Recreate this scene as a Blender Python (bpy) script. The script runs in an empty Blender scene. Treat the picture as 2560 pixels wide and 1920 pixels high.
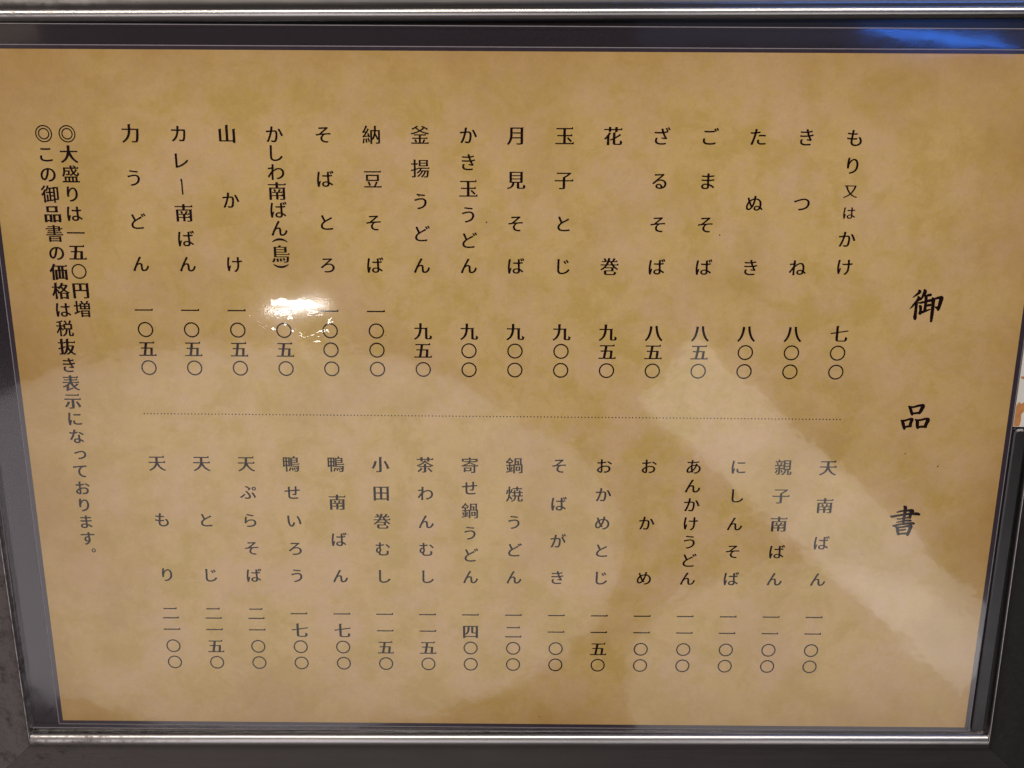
import bpy, math, random
from mathutils import Vector, Matrix
from mathutils.geometry import delaunay_2d_cdt

S = bpy.context.scene
C = S.collection
MM = 0.001

# ------------------------------------------------------------------ camera
cam = bpy.data.cameras.new('camera'); cam.sensor_width = 36.0; cam.lens = 36.0 * 2400 / 2560
cam.clip_start = 0.01; cam.clip_end = 20
co = bpy.data.objects.new('camera', cam); C.objects.link(co)
co.location = (0.06*MM, 82.446*MM, 278.736*MM)
co.rotation_euler = (math.radians(-14.455), math.radians(0.297), math.radians(0.316))
S.camera = co

# ------------------------------------------------------------------ world, exposure, lamps
W = bpy.data.worlds.new('World'); S.world = W; W.use_nodes = True
def build_world():
    nt = W.node_tree; bg = nt.nodes['Background']
    tc = nt.nodes.new('ShaderNodeTexCoord')
    sp = nt.nodes.new('ShaderNodeSeparateXYZ'); nt.links.new(tc.outputs['Generated'], sp.inputs[0])
    nz = nt.nodes.new('ShaderNodeTexNoise'); nz.inputs['Scale'].default_value = 2.4; nz.inputs['Detail'].default_value = 4
    nt.links.new(tc.outputs['Generated'], nz.inputs['Vector'])
    # dim room: lighter towards the diner and the left wall, dark behind the head of the menu
    a = nt.nodes.new('ShaderNodeMath'); a.operation = 'MULTIPLY_ADD'; a.inputs[1].default_value = -0.25; a.inputs[2].default_value = 0.06
    nt.links.new(sp.outputs['Y'], a.inputs[0])
    b = nt.nodes.new('ShaderNodeMath'); b.operation = 'MULTIPLY_ADD'; b.inputs[1].default_value = -0.75
    nt.links.new(sp.outputs['X'], b.inputs[0]); nt.links.new(a.outputs[0], b.inputs[2])
    c = nt.nodes.new('ShaderNodeMath'); c.operation = 'MULTIPLY'; c.use_clamp = True
    nt.links.new(b.outputs[0], c.inputs[0]); nt.links.new(nz.outputs['Fac'], c.inputs[1])
    r = nt.nodes.new('ShaderNodeValToRGB'); e = r.color_ramp.elements
    e[0].position = 0.0; e[0].color = (0.010, 0.008, 0.008, 1); e[1].position = 0.5; e[1].color = (0.34, 0.27, 0.25, 1)
    nt.links.new(c.outputs[0], r.inputs[0]); nt.links.new(r.outputs[0], bg.inputs[0])
    bg.inputs[1].default_value = 0.44
build_world()
S.view_settings.view_transform = 'Standard'; S.view_settings.look = 'None'
S.view_settings.exposure = 0.0; S.view_settings.gamma = 1.0
S.view_settings.use_curve_mapping = False

def lamp(name, loc, size, radiance, color, shape='RECTANGLE', rot=(0, 0, 0), aim=None):
    l = bpy.data.lights.new(name, 'AREA'); l.shape = shape; l.size, l.size_y = size
    area = size[0]*size[1]*(math.pi/4 if shape == 'ELLIPSE' else 1)
    l.energy = radiance*math.pi*area; l.color = color
    o = bpy.data.objects.new(name, l); C.objects.link(o); o.location = loc
    o.rotation_euler = rot
    if aim is not None:
        o.rotation_euler = (Vector(aim)-Vector(loc)).to_track_quat('-Z', 'Y').to_euler()
    return o

# slim tube whose mirror image is the hard glare
lamp('tube_lamp', (-0.275, -0.1245, 0.9), (0.072, 0.009), 62, (1.0, 0.95, 0.9))
# added area lamps, shaped so their reflections make the pale clouds in the film
lamp('haze_lamp', (-0.345, -0.452, 0.905), (0.98, 0.56), 1.12, (1.0, 0.94, 0.93), 'ELLIPSE')
lamp('haze_strip_lamp', (0.42, -0.405, 0.90), (0.62, 0.112), 1.75, (1.0, 0.95, 0.92), 'RECTANGLE', (0, 0, math.radians(-42)))
lamp('haze_lamp_small', (0.40, -0.64, 0.895), (0.50, 0.36), 1.05, (1.0, 0.94, 0.92), 'ELLIPSE')
# main light added out of view beyond the head, stretched to streak the rim
lamp('long_main_lamp', (0.0, 0.44, 0.64), (1.25, 0.034), 45, (1.0, 0.90, 0.78), 'RECTANGLE', aim=(0, 0.0, 0))
# blue light behind the right corner, mirrored as a streak in the film
lamp('blue_streak_lamp', (0.49, 0.196, 0.9), (0.19, 0.008), 19, (0.03, 0.22, 1.0), 'ELLIPSE', (0, 0, math.radians(-6)))

lamp('blue_rim_lamp', (0.55, 1.2, 0.42), (0.5, 0.10), 3.0, (0.10, 0.30, 1.0), aim=(0.1, 0, 0))  # added unseen blue light, tints the right end of the top rim
lamp('dim_warm_lamp', (-0.66, 0.25, 0.9), (0.2, 0.13), 0.55, (1.0, 0.8, 0.55))  # added warm patch, gives the top left film a dim reflection
lamp('dim_blue_lamp', (0.42, 0.255, 0.91), (0.56, 0.13), 0.22, (0.45, 0.6, 1.0))  # added faint blue patch, mirrored in the right half of the top film

# ------------------------------------------------------------------ helpers
def obj(name, verts, faces, mat, parent=None, smooth=False):
    me = bpy.data.meshes.new(name); me.from_pydata(verts, [], faces); me.validate(); me.update()
    if smooth:
        for p in me.polygons: p.use_smooth = True
    me.materials.append(mat)
    o = bpy.data.objects.new(name, me); C.objects.link(o)
    if parent: o.parent = parent
    return o

def thing(name, label, cat, loc=(0, 0, 0), rz=0.0):
    o = bpy.data.objects.new(name, None); C.objects.link(o)
    o.location = loc; o.rotation_euler = (0, 0, rz); o['label'] = label; o['category'] = cat
    o.empty_display_size = 0.02
    return o

def box(x0, x1, y0, y1, z0, z1):
    v = [(x, y, z) for z in (z0, z1) for x, y in ((x0, y0), (x1, y0), (x1, y1), (x0, y1))]
    f = [(3, 2, 1, 0), (4, 5, 6, 7), (0, 1, 5, 4), (1, 2, 6, 5), (2, 3, 7, 6), (3, 0, 4, 7)]
    return [tuple(c*MM for c in p) for p in v], f

def ring(o_, i_, z0, z1):
    """rectangular ring with outer rect o_ and inner rect i_ = (x0, x1, y0, y1), mm"""
    def r(b, z): return [(b[0], b[2], z), (b[1], b[2], z), (b[1], b[3], z), (b[0], b[3], z)]
    v = r(o_, z1) + r(i_, z1) + r(o_, z0) + r(i_, z0)
    f = []
    for k in range(4):
        n = (k+1) % 4
        f += [(k, n, 4+n, 4+k), (8+n, 8+k, 12+k, 12+n), (k+8, n+8, n, k), (4+k, 4+n, 12+n, 12+k)]
    return [tuple(c*MM for c in p) for p in v], f

# ------------------------------------------------------------------ materials
def newmat(name):
    m = bpy.data.materials.new(name); m.use_nodes = True
    nt = m.node_tree; b = nt.nodes['Principled BSDF']
    return m, nt, b

def N(nt, t, **kw):
    n = nt.nodes.new(t)
    for k, v in kw.items():
        if k.startswith('_'): setattr(n, k[1:], v)
        else: n.inputs[k].default_value = v
    return n

def noise(nt, vec, scale, detail=3, rough=0.55, dist=0.0):
    n = N(nt, 'ShaderNodeTexNoise', Scale=scale, Detail=detail, Roughness=rough, Distortion=dist)
    nt.links.new(vec, n.inputs['Vector']); return n.outputs['Fac']

def ramp(nt, fac, stops):
    r = nt.nodes.new('ShaderNodeValToRGB'); e = r.color_ramp.elements
    while len(e) < len(stops): e.new(0.5)
    for k, (p, c) in enumerate(stops):
        e[k].position = p; e[k].color = (c, c, c, 1) if not isinstance(c, tuple) else (*c, 1)
    nt.links.new(fac, r.inputs['Fac']); return r.outputs['Color']

def mix(nt, fac, a, b, mode='MIX'):
    n = nt.nodes.new('ShaderNodeMix'); n.data_type = 'RGBA'; n.blend_type = mode
    for sock, v in ((n.inputs['Factor'], fac), (n.inputs['A'], a), (n.inputs['B'], b)):
        if hasattr(v, 'is_output'): nt.links.new(v, sock)
        elif isinstance(v, tuple): sock.default_value = (*v, 1)
        else: sock.default_value = v
    return n.outputs['Result']

def math_(nt, op, a, b=0.0):
    n = nt.nodes.new('ShaderNodeMath'); n.operation = op
    for k, v in ((0, a), (1, b)):
        if hasattr(v, 'is_output'): nt.links.new(v, n.inputs[k])
        else: n.inputs[k].default_value = v
    return n.outputs[0]

def bump(nt, h, dist, normal=None):
    n = N(nt, 'ShaderNodeBump', Strength=1.0, Distance=dist)
    nt.links.new(h, n.inputs['Height'])
    if normal is not None: nt.links.new(normal, n.inputs['Normal'])
    return n.outputs['Normal']

def coords(nt):
    return nt.nodes.new('ShaderNodeNewGeometry').outputs['Position']

def film_gloss(nt, b, pos, inner=1.38):
    """two glossy interfaces of a laminated sheet: the smooth outer film (coat) and the
    crinkled glue line below it (base specular)"""
    wave = noise(nt, pos, 22, 2, 0.5)
    fine = noise(nt, pos, 900, 2, 0.5)
    n1 = bump(nt, wave, 0.00035)
    n1 = bump(nt, fine, 0.0000020, n1)
    # crinkles in the glue line, strongest in one blistered patch
    dv = N(nt, 'ShaderNodeVectorMath', _operation='SUBTRACT'); nt.links.new(pos, dv.inputs[0]); dv.inputs[1].default_value = (-0.0605, 0.028, 0)
    ds = N(nt, 'ShaderNodeVectorMath', _operation='MULTIPLY'); nt.links.new(dv.outputs[0], ds.inputs[0]); ds.inputs[1].default_value = (38, 80, 0)
    dl = N(nt, 'ShaderNodeVectorMath', _operation='LENGTH'); nt.links.new(ds.outputs[0], dl.inputs[0])
    zone = ramp(nt, dl.outputs['Value'], [(0.25, 1.0), (0.9, 0.10)])
    sy = nt.nodes.new('ShaderNodeSeparateXYZ'); nt.links.new(pos, sy.inputs[0])
    gate = ramp(nt, math_(nt, 'MULTIPLY', sy.outputs['Y'], 20.0), [(0.62, 1.0), (0.68, 0.0)])
    zone = math_(nt, 'MULTIPLY', zone, math_(nt, 'ADD', math_(nt, 'MULTIPLY', gate, 0.92), 0.08))
    crk = noise(nt, pos, 125, 2, 0.5, 0.6)
    crk = ramp(nt, crk, [(0.40, 0.0), (0.70, 1.0)])
    crk = math_(nt, 'MULTIPLY', crk, zone)
    n2 = bump(nt, noise(nt, pos, 30, 2, 0.5), 0.00014)
    n2 = bump(nt, noise(nt, pos, 75, 2, 0.5, 0.4), 0.00006, n2)
    n2 = bump(nt, crk, 0.00007, n2)
    b.inputs['Coat Weight'].default_value = 1.0
    b.inputs['Coat Roughness'].default_value = 0.078
    b.inputs['Coat IOR'].default_value = 1.5
    nt.links.new(n1, b.inputs['Coat Normal'])
    b.inputs['Roughness'].default_value = 0.6
    b.inputs['Specular IOR Level'].default_value = 0.0
    gl = N(nt, 'ShaderNodeBsdfGlossy', Roughness=0.025); nt.links.new(n2, gl.inputs['Normal'])
    fz = N(nt, 'ShaderNodeFresnel', IOR=inner); nt.links.new(n2, fz.inputs['Normal'])
    ms = N(nt, 'ShaderNodeMixShader'); nt.links.new(fz.outputs[0], ms.inputs[0])
    nt.links.new(b.outputs[0], ms.inputs[1]); nt.links.new(gl.outputs[0], ms.inputs[2])
    nt.links.new(ms.outputs[0], nt.nodes['Material Output'].inputs['Surface'])

def paper_mat():
    m, nt, b = newmat('parchment_print'); p = coords(nt)
    big = noise(nt, p, 17, 4, 0.65, 0.3)
    mid = noise(nt, p, 70, 5, 0.7, 0.4)
    oth = noise(nt, p, 46, 5, 0.7, 0.2)
    fib = noise(nt, p, 420, 3, 0.7)
    grn = noise(nt, p, 1500, 2, 0.7)
    tan, och, pink, brn = (0.585, 0.415, 0.185), (0.52, 0.365, 0.128), (0.60, 0.415, 0.255), (0.44, 0.285, 0.115)
    c = mix(nt, ramp(nt, mid, [(0.45, 0.0), (0.57, 1.0)]), tan, och)
    c = mix(nt, ramp(nt, oth, [(0.44, 0.0), (0.62, 0.8)]), c, pink)
    c = mix(nt, ramp(nt, big, [(0.50, 0.0), (0.74, 0.6)]), c, brn)
    yel = noise(nt, p, 210, 4, 0.65, 0.3)
    c = mix(nt, ramp(nt, yel, [(0.50, 0.0), (0.70, 0.55)]), c, (0.50, 0.36, 0.11))
    # printed browned border, as on aged parchment
    sx = nt.nodes.new('ShaderNodeSeparateXYZ'); nt.links.new(p, sx.inputs[0])
    ex = math_(nt, 'MULTIPLY', math_(nt, 'ABSOLUTE', sx.outputs['X']), 1/0.149)
    ey = math_(nt, 'MULTIPLY', math_(nt, 'ABSOLUTE', sx.outputs['Y']), 1/0.105)
    e = math_(nt, 'MAXIMUM', math_(nt, 'POWER', ex, 6.0), math_(nt, 'POWER', ey, 6.0))
    e = math_(nt, 'MULTIPLY', e, math_(nt, 'MULTIPLY', big, 1.25))
    c = mix(nt, e, c, (0.38, 0.225, 0.08))
    g = math_(nt, 'ADD', math_(nt, 'MULTIPLY', fib, 0.22), math_(nt, 'MULTIPLY', grn, 0.14))
    g = math_(nt, 'ADD', g, 0.82)
    cg = nt.nodes.new('ShaderNodeCombineColor')
    for k in range(3): nt.links.new(g, cg.inputs[k])
    c = mix(nt, 1.0, c, cg.outputs[0], 'MULTIPLY')
    nt.links.new(c, b.inputs['Base Color'])
    film_gloss(nt, b, p)
    return m

def ink_mat(name, col):
    m, nt, b = newmat(name); p = coords(nt)
    v = noise(nt, p, 2500, 2)
    c = mix(nt, v, tuple(x*0.7 for x in col), tuple(x*1.3 for x in col))
    nt.links.new(c, b.inputs['Base Color'])
    film_gloss(nt, b, p, 1.24)
    return m

def film_mat():
    m = bpy.data.materials.new('clear_film'); m.use_nodes = True; nt = m.node_tree; nt.nodes.clear()
    p = coords(nt)
    wave = noise(nt, p, 22, 2, 0.5); nn = bump(nt, wave, 0.00035)
    nn = bump(nt, noise(nt, p, 120, 3, 0.6, 0.5), 0.00001, nn)
    tr = N(nt, 'ShaderNodeBsdfTransparent'); tr.inputs['Color'].default_value = (0.95, 0.94, 0.96, 1)
    gl = N(nt, 'ShaderNodeBsdfGlossy', Roughness=0.065); nt.links.new(nn, gl.inputs['Normal'])
    df = N(nt, 'ShaderNodeBsdfDiffuse'); df.inputs['Color'].default_value = (0.30, 0.25, 0.34, 1)
    fr = N(nt, 'ShaderNodeFresnel', IOR=1.36); nt.links.new(nn, fr.inputs['Normal'])
    m0 = N(nt, 'ShaderNodeMixShader'); m0.inputs[0].default_value = 0.03
    nt.links.new(tr.outputs[0], m0.inputs[1]); nt.links.new(df.outputs[0], m0.inputs[2])
    m1 = N(nt, 'ShaderNodeMixShader'); nt.links.new(fr.outputs[0], m1.inputs[0])
    nt.links.new(m0.outputs[0], m1.inputs[1]); nt.links.new(gl.outputs[0], m1.inputs[2])
    out = N(nt, 'ShaderNodeOutputMaterial'); nt.links.new(m1.outputs[0], out.inputs[0])
    return m

def simple(name, col, rough, metal=0.0, scale=300, var=0.25, coat=0.0, bumpd=0.0):
    m, nt, b = newmat(name); p = coords(nt)
    v = noise(nt, p, scale, 4, 0.6)
    c = mix(nt, v, tuple(x*(1-var) for x in col), tuple(min(1, x*(1+var)) for x in col))
    nt.links.new(c, b.inputs['Base Color'])
    b.inputs['Roughness'].default_value = rough; b.inputs['Metallic'].default_value = metal
    b.inputs['Coat Weight'].default_value = coat
    if bumpd: nt.links.new(bump(nt, v, bumpd), b.inputs['Normal'])
    return m

def steel_mat(name, rough, mottle):
    """worn stainless steel: soft brush lines, fine scratches, painted reflection stains near the left end"""
    m, nt, b = newmat(name); p = coords(nt)
    sx = nt.nodes.new('ShaderNodeSeparateXYZ'); nt.links.new(p, sx.inputs[0])
    st = noise(nt, p, 26, 3, 0.5)
    mp = N(nt, 'ShaderNodeMapping'); mp.inputs['Scale'].default_value = (30, 1400, 1400); nt.links.new(p, mp.inputs['Vector'])
    br = noise(nt, mp.outputs['Vector'], 1.0, 3, 0.6)
    c = mix(nt, st, (0.50, 0.475, 0.475), (0.60, 0.585, 0.60))
    # mottled reflection put into the colour at the left
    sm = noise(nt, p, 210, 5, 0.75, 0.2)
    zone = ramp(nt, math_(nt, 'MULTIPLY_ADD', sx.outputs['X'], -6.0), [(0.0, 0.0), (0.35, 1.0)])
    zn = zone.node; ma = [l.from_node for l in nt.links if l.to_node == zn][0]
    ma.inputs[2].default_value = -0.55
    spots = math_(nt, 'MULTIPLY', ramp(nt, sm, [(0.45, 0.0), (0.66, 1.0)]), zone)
    c = mix(nt, math_(nt, 'MULTIPLY', spots, mottle), c, (0.10, 0.08, 0.07))
    sc = noise(nt, p, 900, 2, 0.7)
    c = mix(nt, math_(nt, 'MULTIPLY', ramp(nt, sc, [(0.66, 0.0), (0.74, 1.0)]), 0.5), c, (0.25, 0.22, 0.21))
    nt.links.new(c, b.inputs['Base Color'])
    b.inputs['Metallic'].default_value = 1.0
    r = math_(nt, 'ADD', math_(nt, 'MULTIPLY', br, 0.10), rough)
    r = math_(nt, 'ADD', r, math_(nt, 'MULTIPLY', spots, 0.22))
    nt.links.new(r, b.inputs['Roughness'])
    n = bump(nt, noise(nt, p, 40, 2), 0.00025)
    n = bump(nt, br, 0.000004, n)
    nt.links.new(n, b.inputs['Normal'])
    return m

PAPER = paper_mat()
INK = ink_mat('black_ink', (0.012, 0.005, 0.0055))
FILM = film_mat()
EDGE = simple('cut_film_edge', (0.22, 0.20, 0.23), 0.35)
BOND = simple('bonded_film', (0.04, 0.031, 0.043), 0.12, coat=1.0)
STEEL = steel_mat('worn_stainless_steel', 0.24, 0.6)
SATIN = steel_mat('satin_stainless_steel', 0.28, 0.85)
BACK = simple('black_backing_plastic', (0.012, 0.010, 0.011), 0.16, scale=80, coat=0.4)
TABLE = simple('dark_table', (0.020, 0.017, 0.016), 0.35, scale=40, var=0.5)

# ------------------------------------------------------------------ setting
v, f = box(-900, 900, -900, 900, -40, -19.5)
t = obj('table_top', v, f, TABLE); t['kind'] = 'structure'

# ------------------------------------------------------------------ steel frame
fr = thing('steel_tray', 'stainless steel tray frame with raised rounded rim round the parchment menu', 'tray', (0, 0, 0), math.radians(0.45))
IN = (-160.3, 155.3, -108.7, 113.4)        # inner opening, mm
# rolled rim then a falling outer face; every rail shares the heights, the side rims are slimmer
ZP = [-2.0, 0.0] + [0.0+1.7*math.sin(math.pi*k/16*0.86) for k in range(1, 17)]
def across(wr):
    u = [0.0, 0.0]
    for k in range(1, 17):
        u.append(wr/2*(1-math.cos(math.pi*k/16*0.86)))
    return u
def outer(u, slope):
    for d in OUT: u.append(u[17]+d)
    return u
OUT = (0.5, 1.2, 2.5, 5, 9, 14, 20, 28, 40, 41)
for k, d in enumerate(OUT): ZP.append(ZP[17]-(0.38, 0.74, 1.2, 1.95, 3.1, 4.6, 6.4, 8.9, 12.6, 19.4)[k])
UT, UB, UL, UR = outer(across(3.6), 1), outer(across(4.8), 1), outer(across(1.1), 1), outer(across(0.9), 1)
NP = len(ZP)
def rail(pa, pb):
    """pa, pb: end positions (x, y) for each profile index"""
    K = 60; vs = []; fs = []
    for i in range(K+1):
        s = i/K
        for j in range(NP):
            vs.append(((pa[j][0]+(pb[j][0]-pa[j][0])*s)*MM, (pa[j][1]+(pb[j][1]-pa[j][1])*s)*MM, ZP[j]*MM))
    for i in range(K):
        for j in range(NP-1):
            q = i*NP+j; fs.append((q, q+NP, q+NP+1, q+1))
    return vs, fs
x0, x1, y0, y1 = IN
cTL = [(x0-UL[j], y1+UT[j]) for j in range(NP)]; cTR = [(x1+UR[j], y1+UT[j]) for j in range(NP)]
cBL = [(x0-UL[j], y0-UB[j]) for j in range(NP)]; cBR = [(x1+UR[j], y0-UB[j]) for j in range(NP)]
g = 0.06
def sh(c, dx, dy): return [(p[0]+dx, p[1]+dy) for p in c]
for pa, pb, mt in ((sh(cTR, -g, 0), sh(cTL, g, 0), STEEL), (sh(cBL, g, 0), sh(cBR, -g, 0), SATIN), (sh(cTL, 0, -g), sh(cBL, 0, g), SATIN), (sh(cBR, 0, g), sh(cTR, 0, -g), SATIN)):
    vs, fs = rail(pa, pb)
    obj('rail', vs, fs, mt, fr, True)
v, f = box(x0-0.05, x1+0.05, y0-0.05, y1+0.05, -2.6, -1.4)
obj('backing_board', v, f, BACK, fr)

# ------------------------------------------------------------------ laminated menu
menu = thing('laminated_menu', 'parchment coloured laminated Japanese noodle menu lying inside the steel frame', 'menu')
PX, PT, PB = 148.75, 105.15, -105.2
v, f = box(-PX, PX, PB, PT, -0.12, 0.0); obj('paper', v, f, PAPER, menu)
pr = (-PX-0.02, PX+0.02, PB-0.02, PT+0.02)
bd = (-PX-1.3, PX+1.4, PB-1.2, PT+1.0)
fo = (-159.7, 154.4, -107.9, 111.6)
v, f = ring(bd, pr, -0.13, -0.01); obj('bonded_seam', v, f, BOND, menu)
v, f = ring((bd[0]-.22, bd[1]+.22, bd[2]-.22, bd[3]+.22), (bd[0]+.0, bd[1]-.0, bd[2]+.0, bd[3]-.0), -0.13, 0.012); obj('seam_line', v, f, EDGE, menu)
v, f = ring(fo, (bd[0]-.23, bd[1]+.23, bd[2]-.23, bd[3]+.23), -0.12, 0.0); obj('film_margin', v, f, FILM, menu)
v, f = ring((fo[0]-.2, fo[1]+.2, fo[2]-.2, fo[3]+.2), (fo[0]+.01, fo[1]-.01, fo[2]+.01, fo[3]-.01), -0.13, 0.004); obj('film_edge', v, f, EDGE, menu)


# ---- printed text and character outlines
UP = ["もり又はかけ", "きつね", "たぬき", "ごまそば", "ざるそば", "花巻", "玉子とじ", "月見そば", "かき玉うどん", "釜揚うどん", "納豆そば", "そばとろ", "かしわ南ばん（鳥）", "山かけ", "カレー南ばん", "力うどん"]
UPP = ["七〇〇", "八〇〇", "八〇〇", "八五〇", "八五〇", "九五〇", "九〇〇", "九〇〇", "九〇〇", "九五〇", "一〇〇〇", "一〇〇〇", "一〇五〇", "一〇五〇", "一〇五〇", "一〇五〇"]
LO = ["天南ばん", "親子南ばん", "にしんそば", "あんかけうどん", "おかめ", "おかめとじ", "そばがき", "鍋焼うどん", "寄せ鍋うどん", "茶わんむし", "小田巻むし", "鴨南ばん", "鴨せいろう", "天ぷらそば", "天とじ", "天もり"]
LOP = ["一一〇〇", "一一〇〇", "一一〇〇", "一一〇〇", "一一〇〇", "一一五〇", "一一〇〇", "一二〇〇", "一四〇〇", "一一五〇", "一一五〇", "一七〇〇", "一七〇〇", "二一〇〇", "二一五〇", "二一〇〇"]
N1 = "◎大盛りは一五〇円増"
N2 = "◎この御品書の価格は税抜き表示になっております。"
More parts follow.
